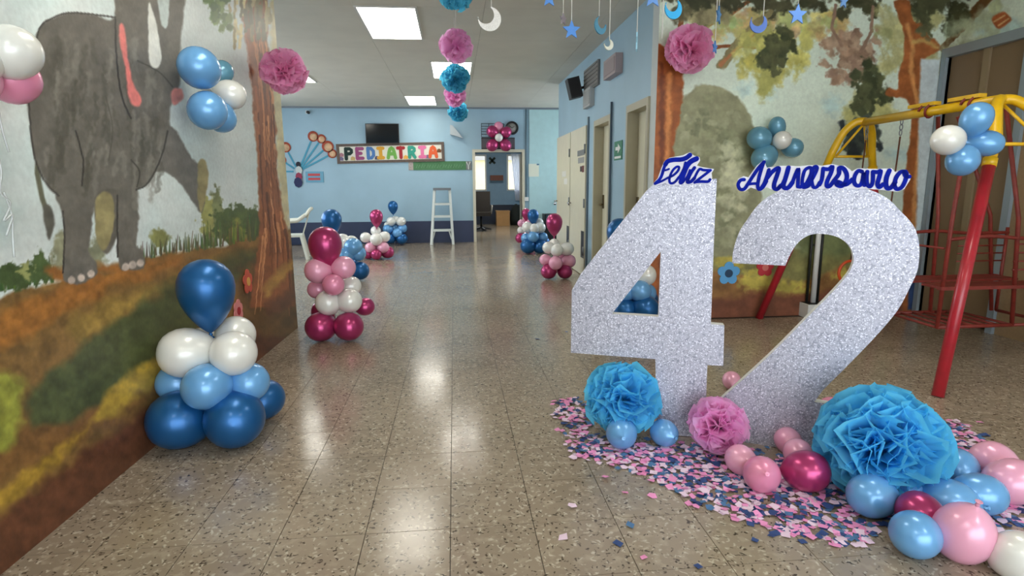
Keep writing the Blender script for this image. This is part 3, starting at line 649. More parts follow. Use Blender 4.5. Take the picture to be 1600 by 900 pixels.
# clock
p = onY(800,200,YB-.03); t = thing('wall_clock', 'round wall clock with black rim above the back doorway', 'clock', (p.x,YB-.02,p.z-.14)); RX = Matrix.Rotation(math.radians(90),3,'X')
build('rim', MB().lathe([(.105,0),(.105,.045),(.14,.05),(.145,.02),(.14,0)], 28, (p.x,YB-.001,p.z), RX), DARK, t)
build('dial', MB().lathe([(0,0),(.106,0),(.106,.03),(0,.03)], 28, (p.x,YB-.001,p.z), RX), M('clock_face', (150,150,142), .4), t)
for an, l in ((.6,.06),(2.4,.085)): build('hand', MB().bar((p.x,YB-.034,p.z),(p.x+l*math.cos(an),YB-.034,p.z+l*math.sin(an)),.008), DARK, t)
# wire grid rack behind the balloon flower
a, b = onY(752,193,YB-.02), onY(787,214,YB-.02); t = thing('wire_rack', 'dark square wire rack on the wall behind the balloon flower', 'rack', ((a.x+b.x)/2,YB-.01,b.z))
for i in range(6): z = b.z+(a.z-b.z)*i/5; build('wire', MB().tube([(a.x,YB-.015,z),(b.x,YB-.015,z)], .006, 6), DARK, t)
for i in range(4): x = a.x+(b.x-a.x)*i/3; build('wire', MB().tube([(x,YB-.022,a.z),(x,YB-.022,b.z)], .006, 6), DARK, t)
a, b = onY(752,215,YB-.02), onY(804.5,233,YB-.02); t = thing('notice_board', 'dark grey notice board between doorway and balloon flower', 'board', ((a.x+b.x)/2,YB-.01,b.z))
build('panel', MB().box(a.x,b.x,YB-.02,YB-.001,b.z,a.z), M('slate', (86,84,90), .6, var=.08), t); build('edge', MB().box(a.x,b.x,YB-.026,YB-.02,a.z-.02,a.z).box(a.x,b.x,YB-.026,YB-.02,b.z,b.z+.02), DARK, t)
# conduit, switch box, paper notice
build('wall_conduit', MB().tube([(1.59,YB-.02,.98),(1.59,YB-.02,2.88)], .012, 8), M('conduit', (90,112,124), .5), label='thin grey conduit running down beside the back doorway', cat='pipe')
build('switch_box', MB().box(1.545,1.64,YB-.05,YB-.001,.90,.985).box(1.56,1.625,YB-.055,YB-.05,.915,.97), WHITE, label='small white switch box under the conduit', cat='switch')
a, b = onY(826,256,YB-.032), onY(842,276,YB-.032); t = thing('paper_notice', 'sheet of white paper taped to the pale blue door', 'notice', ((a.x+b.x)/2,YB-.033,b.z))
build('sheet', MB().box(a.x,b.x,YB-.034,YB-.031,b.z,a.z), M('paper', (220,224,206), .8), t); build('tape', MB().box(b.x-.05,b.x+.005,YB-.036,YB-.034,a.z-.03,a.z), M('blue_tape', (70,110,140), .6), t)
# dark appliance leaning by the aqua door
a, b = onY(850,327,YB-.3), onY(872,378,YB-.3); t = thing('dark_cabinet', 'low black cabinet with a glass front by the pale blue door', 'cabinet', (2.2,YB-.2,0))
build('body', MB().box(1.95,2.5,YB-.38,YB-.04,.02,.62), DARK, t); build('front', MB().box(1.98,2.47,YB-.39,YB-.38,.36,.6), M('dark_glass', (60,80,92), .1), t); build('foot', MB().box(1.97,2.48,YB-.36,YB-.06,0,.02), DARK, t)
# stepladder
lx0, lx1, lt0, lt1, ly = -.51, -.05, -.42, -.10, 12.35
t = thing('stepladder', 'white metal stepladder standing against the back wall', 'ladder', ((lx0+lx1)/2, ly+.2, 0)); LW = M('ladder_white', (206,212,208), .4)
ZT = 1.16
for a0, a1 in ((lx0,lt0),(lx1,lt1)):
    build('front_leg', MB().bar((a0,ly,0),(a1,ly+.28,ZT),.05,.05), LW, t); build('rear_leg', MB().bar((a0,ly+.5,0),(a1,ly+.32,ZT-.05),.03), LW, t)
for z in (.33,.62,.88):
    f = z/ZT; x0, x1, yy = lx0+(lt0-lx0)*f, lx1+(lt1-lx1)*f, ly+.28*f
    build('step', MB().box(x0,x1,yy-.04,yy+.09,z-.045,z), LW, t)
build('top_cap', MB().box(lt0-.03,lt1+.03,ly+.2,ly+.38,ZT-.01,ZT+.04), M('ladder_cap', (110,116,122), .5), t)
for s in (-1, 1): build('brace', MB().bar((lx0+.03 if s<0 else lx1-.03,ly+.03,.12),((lx0+lx1)/2+s*.14,ly+.1,.33),.02), LW, t)
# PEDIATRIA banner
def stroke_letters():
    # letters in a 1 x 1.4 cell, lists of polylines
    A = [[(0,0),(.15,.8),(.3,1.25),(.5,1.4),(.7,1.25),(.85,.8),(1,0)],[(.15,.55),(.85,.55)]]
    return {'P':[[(.12,0),(.12,1.4)],[(.12,1.38),(.7,1.38),(.95,1.2),(.95,.9),(.7,.7),(.12,.68)]], 'E':[[(.12,0),(.12,1.4)],[(.12,1.36),(.95,1.36)],[(.12,.72),(.7,.72)],[(.12,.04),(.95,.04)]],
        'D':[[(.12,0),(.12,1.4)],[(.12,1.36),(.6,1.36),(.95,1.0),(.95,.4),(.6,.04),(.12,.04)]], 'I':[[(.5,0),(.5,1.4)],[(.08,1.36),(.92,1.36)],[(.08,.04),(.92,.04)]],
        'A':A, 'T':[[(.5,0),(.5,1.4)],[(.02,1.34),(.98,1.34)]], 'R':[[(.12,0),(.12,1.4)],[(.12,1.38),(.7,1.38),(.95,1.2),(.95,.95),(.7,.74),(.12,.72)],[(.5,.7),(1,0)]]}
def ribbon(mb, path, w, O, U, V, Nn, z0, z1):
    """flat stroke of width w along a (u,v) path, with round ends"""
    P = [Vector((*p[:2], 0)) for p in path]; n = len(P); Lf = []; Rt = []
    for i in range(n):
        t = (P[min(i+1,n-1)]-P[max(i-1,0)]); t = t.normalized() if t.length > 1e-9 else Vector((1,0,0)); k = Vector((-t.y,t.x,0))*w/2
        Lf.append(P[i]+k); Rt.append(P[i]-k)
    pt = lambda q, z: O+U*q.x+V*q.y+Nn*z
    vs = []
    for i in range(n): vs += [pt(Lf[i],z0),pt(Rt[i],z0),pt(Lf[i],z1),pt(Rt[i],z1)]
    fs = []
    for i in range(n-1):
        a, b = 4*i, 4*i+4; fs += [(a+2,a+3,b+3,b+2),(a,b,b+1,a+1),(a,a+2,b+2,b),(a+1,b+1,b+3,a+3)]
    mb.add(vs, fs)
    for e in (P[0], P[-1]):
        m = 12; ring = [e+Vector((math.cos(2*math.pi*i/m), math.sin(2*math.pi*i/m),0))*w/2 for i in range(m)]
        mb.add([pt(q,z0) for q in ring]+[pt(q,z1*.999) for q in ring], [tuple(range(m))[::-1], tuple(range(m,2*m))]+[(i,(i+1)%m,m+(i+1)%m,m+i) for i in range(m)])
LET = stroke_letters()
bl, br_, bt_, bb_ = -2.47, -.19, 2.15, 1.74
ban = thing('letter_banner', 'framed white banner reading PEDIATRIA in multicoloured capital letters', 'banner', ((bl+br_)/2, YB-.02, bb_))
BU = Vector((1,0,.022)).normalized(); BV = Vector((-.022,0,1)).normalized(); BO = Vector((bl, YB-.001, bb_-.02)); BN = Vector((0,-1,0)); bw, bh = br_-bl, bt_-bb_
rc = lambda u0,v0,u1,v1: [[(u0,v0),(u1,v0),(u1,v1),(u0,v1)]]
build('board', MB().prism(rc(0,0,bw,bh), BO, BU, BV, BN, 0, .02), M('banner_white', (224,222,208), .6), ban)
FRB = M('banner_frame', (96,82,74), .7, var=.2, vscale=40)
for r4 in (rc(0,0,bw,.055), rc(0,bh-.055,bw,bh), rc(0,.055,.06,bh-.055), rc(bw-.06,.055,bw,bh-.055)): build('frame_strip', MB().prism(r4, BO, BU, BV, BN, .02, .032), FRB, ban)
lc = [(20,48,42),(150,74,120),(76,120,176),(214,158,52),(110,168,78),(160,36,44),(50,150,130),(218,112,158),(222,96,52)]
xs = [(132,272),(286,425),(440,576),(585,712),(728,876),(866,996),(1018,1150),(1168,1300),(1316,1456)]   # letter extents measured along the banner
for ch, c, (a, b) in zip('PEDIATRIA', lc, xs):
    u0, u1 = (a-38)/1508*bw, (b-38)/1508*bw; hh = .28; wd = u1-u0; th = .07
    mb = MB()
    for k, pl in enumerate(LET[ch]):
        ribbon(mb, [(u0+th/2+(wd-th)*p[0], .065+th/2+(hh-th)*p[1]/1.4) for p in pl], th, BO, BU, BV, BN, .02, .03+.0007*k)
    build('letter', mb, M('felt_%d' % lc.index(c), c, .75), ban)
for u, v, c in ((.10,.18,(170,120,130)),(.09,.1,(120,110,140)),(.33,.1,(196,168,110)),(.84,.1,(80,80,110)),(1.45,.1,(226,170,80)),(1.92,.1,(120,70,60)),(2.17,.22,(110,70,40))):
    build('felt_patch', MB().prism([[(u-.05,v-.03),(u+.04,v-.035),(u+.05,v+.02),(u,v+.05),(u-.04,v+.03)]], BO, BU, BV, BN, .02, .026), M('patch%d' % c[0], c, .8), ban)
# green sign strip
a, b = onY(638,252,YB-.035), onY(737,265.5,YB-.035); t = thing('green_sign', 'long narrow green paper sign below the letter banner', 'sign', ((a.x+b.x)/2, YB-.03, b.z)); gh = a.z-b.z
build('strip', MB().box(a.x+.1,b.x-.12,YB-.012,YB-.001,b.z,a.z), M('grass_green_paper', (74,122,82), .7, var=.12, vscale=14), t)
build('end_figure', MB().box(a.x,a.x+.1,YB-.012,YB-.001,b.z,a.z), M('pale_figure', (170,160,154), .7, var=.2, vscale=30), t)
build('end_figure', MB().box(b.x-.12,b.x,YB-.012,YB-.001,b.z,a.z), M('grey_figure', (120,124,124), .7, var=.2, vscale=30), t)
mb = MB(); ribbon(mb, [(b.x-.11,a.z-.02),(b.x-.07,b.z+.08),(b.x-.03,a.z-.02)], .02, Vector((0,YB-.013,0)), Vector((1,0,0)), Vector((0,0,1)), Vector((0,-1,0)), 0, .003); ribbon(mb, [(b.x-.07,b.z+.08),(b.x-.07,b.z+.02)], .02, Vector((0,YB-.013,0)), Vector((1,0,0)), Vector((0,0,1)), Vector((0,-1,0)), 0, .003)
build('white_mark', mb, M('white_mark', (210,214,208), .7), t)
for i in range(9):
    x = a.x+.16+i*.115; mb = MB(); ribbon(mb, [(x,b.z+.05),(x+.03,b.z+.12),(x+.05,b.z+.05),(x+.08,b.z+.11)], .012, Vector((0,YB-.013,0)), Vector((1,0,0)), Vector((0,0,1)), Vector((0,-1,0)), 0, .003)
    build('mark', mb, M('pale_green_mark', (112,156,116), .7), t)
# wall decoration: blue stems with round heads
o0 = onY(466,268,YB-.02); t = thing('wall_decoration', 'bunch of blue paper stems with round red-rimmed discs on the back wall', 'decoration', (o0.x,YB-.01,o0.z-.2))
TEAL = M('teal_paper', (70,150,178), .7)
heads = [(489,213,8),(502,217,7),(512,229,9),(519,240,7),(446,230,8),(440,250,7),(436,268,7)]
for (x, y, r) in heads:
    e = onY(x,y,YB-.02); s0 = o0+(e-o0).normalized()*.10
    build('stem', MB().bar((s0.x,YB-.012,s0.z),(e.x,YB-.012,e.z),.006,.035), TEAL, t); R = r*depth(e)/F
    hd = build('disc', MB().lathe([(0,0),(R,0),(R,.012),(0,.012)], 20, (e.x,YB-.008,e.z), RX), M('red_rim', (178,82,62), .7), t)
    build('disc_centre', MB().lathe([(0,0),(R*.68,0),(R*.68,.004),(0,.004)], 16, (e.x+R*.08,YB-.02,e.z-R*.1), RX), M('cream_centre', (214,176,140), .7, var=.2, vscale=12), hd)
for (x,y,w,h,c) in ((466,257,.05,.06,(22,24,40)),(467,266,.07,.09,(190,200,200)),(467,276,.07,.09,(150,50,80)),(466,285,.09,.11,(34,40,84))):
    e = onY(x,y,YB-.03); build('paper_piece', MB().prism([[(w*math.cos(k*.785),h*math.sin(k*.785)) for k in range(8)]], (e.x,YB-.03-.002*y/100,e.z), (1,0,0), (0,0,1), (0,1,0), 0, .01), M('piece%d' % c[0], c, .7), t)
a, b = onY(477,268,YB-.02), onY(506,285,YB-.02); pl = build('plaque', MB().box(a.x,b.x,YB-.016,YB-.001,b.z,a.z), M('sky_plaque', (104,160,186), .6), t)
for z in (.3,.68): build('red_line', MB().box(a.x+.05,b.x-.07,YB-.02,YB-.016,b.z+(a.z-b.z)*z-.02,b.z+(a.z-b.z)*z+.03), M('red_ink', (190,76,80), .7), pl)

# white plastic armchair
def plastic_chair(cx, cy, rz):
    t = thing('plastic_armchair', 'white plastic armchair at the far left, beyond the mural wall', 'chair', (cx,cy,0)); Q = Matrix.Rotation(rz,3,'Z')
    def P(x,y,z): v = Q @ Vector((x,y,z)); return (cx+v.x, cy+v.y, z)
    Wp = M('chair_white', (206,208,196), .4)
    build('seat', MB().obox(P(0,0,.41), Q@Vector((1,0,0)), Q@Vector((0,1,0)), (0,0,1), .48, .46, .035), Wp, t)
    for sx in (-1,1):
        build('leg', MB().bar(P(sx*.27,-.26,0),P(sx*.24,-.2,.64),.05,.045), Wp, t); build('leg', MB().bar(P(sx*.26,.28,0),P(sx*.22,.2,.42),.05,.045), Wp, t)
        build('armrest', MB().tube([P(sx*.25,-.22,.64),P(sx*.28,-.05,.66),P(sx*.27,.15,.67),P(sx*.25,.28,.76)], .03, 8), Wp, t)
    for k in range(5): build('back_slat', MB().bar(P(-.18+.09*k,.22,.43),P(-.19+.095*k,.36,.84),.05,.015), Wp, t)
    build('top_rail', MB().tube([P(-.25,.28,.74),P(-.22,.35,.84),P(0,.39,.87),P(.22,.35,.84),P(.25,.28,.74)], .03, 8), Wp, t)
plastic_chair(-2.88, 10.4, math.radians(-78))

# ================================================================== CORRIDOR WALL THINGS
p = onX(897,138,XR-.16); t = thing('wall_loudspeaker', 'black loudspeaker on a bracket high on the corridor wall', 'loudspeaker', (XR-.16,p.y,p.z-.15))
SPK = Matrix.Rotation(math.radians(-14),3,'Y'); build('cabinet', MB().obox(p, SPK@Vector((1,0,0)), (0,1,0), SPK@Vector((0,0,1)), .16, .17, .26), DARK, t)
build('grille', MB().obox(p+Vector((-.01,-.088,0)), SPK@Vector((1,0,0)), (0,1,0), SPK@Vector((0,0,1)), .13, .01, .22), M('grille', (34,34,36), .8), t)
build('bracket', MB().tube([p+Vector((.07,0,0)),(XR-.002,p.y,p.z+.02)], .018, 8).box(XR-.02,XR-.001,p.y-.05,p.y+.05,p.z-.05,p.z+.09), DARK, t)
def wall_box(name, label, cat, px, col, proud, metal=0, detail=None):
    a, b = onX(px[0],px[1],XR), onX(px[2],px[3],XR); y0, y1 = min(a.y,b.y), max(a.y,b.y); z0, z1 = px[4:6]
    t = thing(name, label, cat, (XR-proud/2,(y0+y1)/2,z0))
    build('case', MB().box(XR-proud,XR-.001,y0,y1,z0,z1), M(name+'_case', col, .5, metal, var=.04), t)
    if detail == 'slats':
        for k in range(6): z = z0+(z1-z0)*(k+.5)/6; build('slat', MB().box(XR-proud-.008,XR-proud,y0+.03,y1-.03,z-.01,z+.004), M('slat_grey', (110,112,110), .5), t)
    if detail == 'panel': build('cover', MB().box(XR-proud-.006,XR-proud,y0+.03,y1-.03,z0+.03,z1-.03), M(name+'_cover', tuple(int(v*.92) for v in col), .5), t)
wall_box('ventilation_grille', 'dark grey square ventilation grille on the corridor wall', 'vent', (916,100,938,100,2.44,2.73), (124,122,120), .03, .2, 'slats')
wall_box('junction_box', 'pale grey wall box under the ventilation grille', 'box', (918,150,929,150,2.23,2.46), (168,172,172), .06, 0, 'panel')
wall_box('alarm_box', 'pinkish grey square box on the corridor wall near the mural', 'box', (954,105,973,105,2.40,2.60), (160,146,148), .08, 0, 'panel')
# exit sign
a, b = onX(961,222,XR), onX(972.5,249,XR); y0, y1, z0, z1 = b.y, a.y, b.z, a.z
t = thing('exit_route_sign', 'green safety sign with a white arrow beside the door', 'sign', (XR-.005,(y0+y1)/2,z0))
build('plate', MB().box(XR-.008,XR-.001,y0,y1,z0,z1), M('safety_green', (50,120,90), .5), t)
mb = MB(); SO, SU, SV, SN = Vector((XR-.008,y1,z0)), Vector((0,-1,0)), Vector((0,0,1)), Vector((-1,0,0)); sw, shh = y1-y0, z1-z0
mb.prism([[(sw*.2,shh*.52),(sw*.5,shh*.52),(sw*.5,shh*.36),(sw*.85,shh*.6),(sw*.5,shh*.86),(sw*.5,shh*.7),(sw*.2,shh*.7)]], SO, SU, SV, SN, 0, .003)
build('arrow', mb, WHITE, t); build('caption_bar', MB().prism([[(sw*.1,shh*.08),(sw*.9,shh*.08),(sw*.9,shh*.2),(sw*.1,shh*.2)]], SO, SU, SV, SN, 0, .003), WHITE, t)
a = onX(957,175,XR); build('wall_conduit', MB().tube([(XR-.02,6.50,0.02),(XR-.02,6.50,2.15)], .014, 8), M('dark_conduit', (70,86,98), .5), label='dark conduit running up the wall between two corridor doors', cat='pipe')

# ================================================================== BALLOONS
def prof(kind):
    if kind == 'round': pts = [(0,1.02),(.22,1.0),(.45,.93),(.66,.80),(.83,.60),(.95,.34),(1,.05),(.985,-.22),(.92,-.48),(.80,-.72),(.63,-.92),(.43,-1.08),(.24,-1.18),(.11,-1.25),(.06,-1.29)]
    else: pts = [(0,1.05),(.22,1.03),(.45,.95),(.66,.81),(.84,.59),(.96,.32),(1,.02),(.975,-.28),(.90,-.58),(.77,-.88),(.60,-1.16),(.42,-1.40),(.26,-1.57),(.13,-1.68),(.06,-1.73)]
    return pts
def knot_prof(z): return [(.06,z),(.05,z-.03),(.09,z-.06),(.05,z-.10),(.07,z-.14),(.13,z-.2),(.12,z-.21),(.03,z-.15)]
BM = {}
for kd in ('round','tear'):
    for c in ('a',): BM[kd] = (MB().lathe(prof(kd)[::-1], 26), MB().lathe(knot_prof(-1.29 if kd == 'round' else -1.73)[::-1], 10))
BC = {'blue':dict(rgb=(28,96,156), rough=.34, metal=.5, coat=.2), 'lb':dict(rgb=(112,172,224), rough=.27, metal=.2, coat=.35), 'teal':dict(rgb=(104,160,186), rough=.27, metal=.2, coat=.35), 'white':dict(rgb=(232,232,226), rough=.25, metal=.08, coat=.4),
      'pink':dict(rgb=(238,172,198), rough=.27, metal=.12, coat=.35), 'rose':dict(rgb=(232,146,178), rough=.27, metal=.15, coat=.35), 'mag':dict(rgb=(178,58,112), rough=.28, metal=.55, coat=.25), 'navy':dict(rgb=(34,66,112), rough=.28, metal=.5, coat=.25)}
BMESH = {}
def bmesh_for(kd, c):
    if (kd, c) not in BMESH:
        d = BC[c]; m = M('latex_'+c, d['rgb'], d['rough'], d['metal'], coat=d['coat'], sss=.25 if c in ('white','pink','rose','lb') else 0)
        a = BM[kd][0].mesh('balloon_%s_%s' % (kd, c)); b = BM[kd][1].mesh('knot_%s_%s' % (kd, c)); a.materials.append(m); b.materials.append(m); BMESH[kd, c] = (a, b)
    return BMESH[kd, c]
def rot_to(d): return Vector((0,0,1)).rotation_difference(Vector(d).normalized())
def balloon(parent, pos, r, d, c, kd='round', stretch=1.0, name='balloon'):
    a, b = bmesh_for(kd, c); o = link(name, a, None, parent); o.rotation_mode = 'QUATERNION'
    o.location = Vector(pos)-(base_of(parent) if parent else Vector()); o.rotation_quaternion = rot_to(d); o.scale = (r, r, r*stretch)
    k = link('knot', b, None, o); return o
STR = M('white_string', (226,224,216), .7)
CN = {'blue':'metallic blue','lb':'light blue','white':'pearl white','pink':'pale pink','rose':'pink','mag':'magenta','navy':'navy','teal':'pale teal'}
def tower(label, base, Y, items):
    """items: (px, py, r_px, dY, colour, kind)"""
    t = thing('balloon_tower', label, 'balloon tower', (base[0], base[1], 0), 'balloon towers along the corridor')
    bs = Vector((base[0], base[1], 0)); zs = []
    for it in items:
        px, py, rp, dy, c = it[:5]; kd = it[5] if len(it) > 5 else 'round'
        p = onY(px, py, Y+dy); r = rp*depth(p)/F
        if kd == 'tear': d = Vector((0,0,1)); p.z += 0; top = p
        else:
            d = Vector((p.x-bs.x, p.y-bs.y, 0)); d = Vector((0,-1,.3)) if d.length < .02 else d.normalized()+Vector((0,0,.12))
            p.z = max(p.z, r*1.0+.002); zs.append((p.z, c))
        balloon(t, p, r, d, c, kd)
        if kd == 'tear':
            q = p-Vector((0,0,r*1.9)); build('stick', MB().tube([q, (bs.x,bs.y,max(q.z-.12,.1)), (bs.x,bs.y,.02)], .006, 6), STR, t)
    return t
def G(px, py): p = gnd(px, py); return (p.x, p.y)
tower('large blue and white balloon tower by the left mural wall', (-1.14, 2.93), 2.86, [
    (322,449,42,.05,'blue','tear'), (290,551,39,-.02,'white'), (365,552,35,-.04,'white'), (368,524,30,.16,'white'), (315,540,28,.18,'white'),
    (323,604,36,-.12,'lb'), (276,598,29,.04,'lb'), (388,597,31,.0,'lb'), (330,595,26,.2,'lb'), (280,660,45,-.08,'blue'), (367,659,45,-.1,'blue'), (412,624,31,.22,'blue'), (345,632,34,.2,'blue')])
tower('pink balloon tower with magenta top past the end of the mural wall', (-1.02, 4.83), 4.78, [
    (508,381,25.5,.0,'mag','tear'), (497,423,20,-.04,'pink'), (537,418,18,-.02,'pink'), (521,445,17,-.14,'rose'), (496,452,15,.06,'pink'), (515,432,15,.12,'pink'),
    (513,473,20,-.06,'white'), (546,470,19,-.06,'white'), (549,447,15,.1,'white'), (520,460,16,.1,'white'), (501,511,23,-.08,'mag'), (545,510,22.5,-.1,'mag'), (571,479,14,.14,'mag'), (505,487,18,.16,'mag')])
tower('blue balloon tower standing behind the pink one on the left', (-1.30, 7.9), 7.85, [
    (518,343,15.5,0,'blue','tear'), (536,381,12,-.02,'white'), (549,377,9,.06,'white'), (522,384,11,.0,'white'), (535,375,10,.14,'white'),
    (552,386,14,-.08,'lb'), (560,396,12,-.04,'lb'), (540,400,13,-.1,'lb'), (530,398,11,.1,'lb'), (563,423,14,-.06,'blue'), (538,426,14,-.06,'blue'), (548,415,13,.16,'blue'), (530,415,12,.14,'blue')])
tower('small pink and white balloon tower left of the stepladder', (-1.36, 10.15), 10.1, [
    (588,338,10.3,0,'mag','tear'), (588,374,10,-.08,'white'), (571,371,8,-.02,'white'), (601,370,8.5,-.02,'white'), (587,361,8,.1,'white'),
    (579,387,8.5,-.06,'pink'), (599,387,9,-.06,'pink'), (589,383,8,.1,'pink'), (588,399,8.5,-.12,'mag'), (606,394,9.5,.0,'mag'), (575,397,8,.0,'mag'), (592,392,8,.16,'mag')])
tower('blue balloon tower against the navy dado of the back wall', (-1.30, 12.55), 12.5, [
    (614,322,7.8,0,'blue','tear'), (611,346,7,-.05,'white'), (627,346,7,-.05,'white'), (618,344,6.5,.12,'white'), (605,352,5,.0,'white'),
    (606,358,7.5,-.03,'lb'), (621,364,7.5,-.1,'lb'), (629,357,7,.0,'lb'), (614,356,7,.12,'lb'), (610,373,8,-.08,'blue'), (628,373,8.5,-.08,'blue'), (619,369,8,.14,'blue')])
tower('pink and white balloon tower in front of the ivory double doors', (1.34, 7.68), 7.62, [
    (866,347,13,0,'mag','tear'), (857,387,9.5,-.03,'white'), (886,389,10.5,-.03,'white'), (870,391,10,-.1,'white'), (866,382,9,.1,'white'),
    (852,406,9,-.02,'pink'), (868,411,11,-.12,'pink'), (889,408,10.5,-.02,'pink'), (874,401,9,.1,'pink'), (857,424,12,-.06,'mag'), (883,425,11,-.06,'mag'), (874,414,10,.16,'mag'), (860,416,10,.14,'mag')])
tower('blue and white balloon tower before the back doorway on the right', (1.43, 10.6), 10.55, [
    (833,336,8.8,0,'blue','tear'), (824,355,8.5,-.04,'white'), (844,356,8.5,-.04,'white'), (835,357,8,-.1,'white'), (842,348,7,.1,'white'),
    (833,370,9,-.12,'lb'), (848,371,8,.0,'lb'), (822,372,8,.0,'lb'), (836,366,8,.1,'lb'), (825,386,12,-.07,'blue'), (844,386,11,-.07,'blue'), (850,379,9,.14,'blue'), (834,378,9,.16,'blue')])
tower('pink balloon tower mostly hidden behind the blue one on the right', (1.36, 11.75), 11.7, [
    (822,333,7,0,'mag','tear'), (814,349,5.5,0,'pink'), (826,350,6,.0,'pink'), (820,347,6,.1,'pink'), (814,360,6,0,'white'), (827,360,6,0,'white'), (813,372,8,-.05,'mag'), (829,374,8,-.02,'mag'), (822,370,7,.14,'mag')])
tower('blue balloon tower seen through the hole of the silver 4', (1.50, 4.78), 4.72, [
    (968,362,20,0,'blue','tear'), (1008,430,17,.0,'white'), (975,428,17,.0,'white'), (990,420,16,.12,'white'), (1000,455,17,-.08,'lb'), (975,456,17,-.02,'lb'), (1010,458,15,.08,'lb'),
    (977,484,18,-.06,'blue'), (1008,482,21,-.1,'blue'), (1012,468,16,.14,'blue'), (975,468,16,.14,'blue')])
def cluster(name, label, ctr, items, plane, group='balloon bunches on walls and frames'):
    t = thing(name, label, 'balloon bunch', ctr, group)
    for (px, py, rp, off, c, st) in items:
        p = plane(px, py, off); r = rp*depth(p)/F; d = p-Vector(ctr); balloon(t, p, r, d if d.length > .03 else Vector((0,-1,0)), c, 'round', st)
    return t
px_ = lambda x, y, o: onL(x, y, .15+o)
cluster('balloon_bunch', 'light blue and white balloons taped to the left mural beside the tree', px_(333,140,-.05), [(311,106,31,0,'lb',1.05),(347,112,17,-.04,'teal',1),(324,173,29,.02,'lb',1),(346,184,22,.0,'lb',1),(361,148,22,.04,'white',1)], px_)
cluster('balloon_bunch', 'white and pink balloons at the left edge above the elephant', px_(-10,100,-.05), [(18,82,40,.05,'white',1.1),(12,118,40,-.02,'rose',1.1),(-40,90,38,.0,'white',1),(-45,125,38,-.03,'pink',1)], px_)
py_ = lambda x, y, o: onY(x, y, YM-.14+o)
cluster('balloon_bunch', 'blue and white balloons taped to the right mural above the lettering', py_(1213,228,.08), [(1186,216,18,0,'teal',1),(1214,199,13,.03,'teal',1.25),(1222,219,14,-.08,'white',1),(1239,231,15,-.02,'teal',1),(1194,246,19,-.02,'teal',1.1)], py_)
pd_ = lambda x, y, o: onY(x, y, YB-.2+o)
cluster('balloon_bunch', 'magenta balloon flower with white centre over the back doorway', pd_(779.5,215,.0), [(769,205.5,9,0,'mag',1),(791,206.5,8.5,0,'mag',1),(769,227,9.3,0,'mag',1),(790,227,9.3,0,'mag',1),(779,198,7.5,.05,'rose',1),(779.5,215,6.2,-.14,'white',1)], pd_)
psw = lambda x, y, o: onY(x, y, 3.14+o)
cluster('balloon_bunch', 'light blue and white balloons tied to the yellow swing frame', psw(1511,221,.06), [(1526,185,22,.02,'lb',1.1),(1481,219,23,-.03,'white',1.05),(1541,224,20,.02,'lb',1.15),(1504,251,23,-.04,'lb',1)], psw)
# loose balloons on the floor
def floor_balloon(px, py, rp, c, label, d, st=1.0, lift=0):
    r = .1
    for _ in range(12): p = gnd(px, py, r+lift); r = rp*depth(p)/F
    o = balloon(None, p, r, d, c, 'round', st); tag(o, label, 'balloon', 'loose balloons on the floor'); return o
LB = [
 (971,677,24,'lb','light blue balloon in front of the left blue pompom',(.2,1,-.2),1),(1037,676,21,'lb','small light blue balloon at the foot of the silver 4',(-.3,1,-.1),1),
 (1157,718,23,'pink','pale pink balloon touching the pink pompom',(-.5,1,.5),1),(1190,741,28,'rose','round pink balloon in the confetti below the pink pompom',(.3,.9,-.5),1),
 (1231,688,20,'pink','small pink balloon leaning on the foot of the silver 2',(-.3,.8,.6),1),(1247,708,22,'pink','pink balloon just behind the magenta balloon by the 2',(.2,1,.3),1),
 (1262,736,32,'mag','large magenta balloon left of the big blue pompom',(1,-.4,.1),1),(1143,594,14,'pink','tiny pink balloon seen between the silver 4 and 2',(.4,1,.2),1),
 (1322,631,18,'navy','dark blue balloon behind the big blue pompom',(-.6,.4,.3),1),(1299,636,16,'rose','salmon pink balloon behind the big blue pompom',(-1,.2,.1),1.1),(1366,624,17,'lb','pale blue balloon peeking over the big blue pompom',(.1,.2,1),1),
 (1362,774,34,'lb','light blue balloon below the big blue pompom, farthest left',(-1,-.3,.1),1.08),(1418,768,27,'lb','light blue balloon directly below the big blue pompom',(-.2,1,.2),1),
 (1437,802,33,'mag','magenta balloon among the front blue balloons',(-.3,.8,.4),1),(1481,781,33,'lb','light blue balloon behind the magenta one',(-.9,.4,.1),1.1),
 (1532,772,32,'lb','light blue balloon at the right end of the blue group',(.9,-.3,.0),1.1),(1496,730,29,'lb','light blue balloon right of the big blue pompom',(.5,.8,.2),1),
 (1553,724,32,'pink','pale pink balloon at the right edge, farther of the two',(-.2,.7,.6),1.05),(1584,752,35,'pink','pale pink balloon at the right edge, nearer of the two',(.7,-.2,.2),1.05),
 (1430,835,36,'lb','light blue balloon nearest the viewer',(-.6,-.55,.3),1.08),(1504,834,42,'pink','large pear-shaped pink balloon nearest the viewer',(-.05,.25,-1),1.05),(1592,868,37,'white','pearl white balloon cut by the right edge',(.3,-.4,.6),1)]
for q in LB: floor_balloon(*q[:3], q[3], q[4], q[5], q[6])

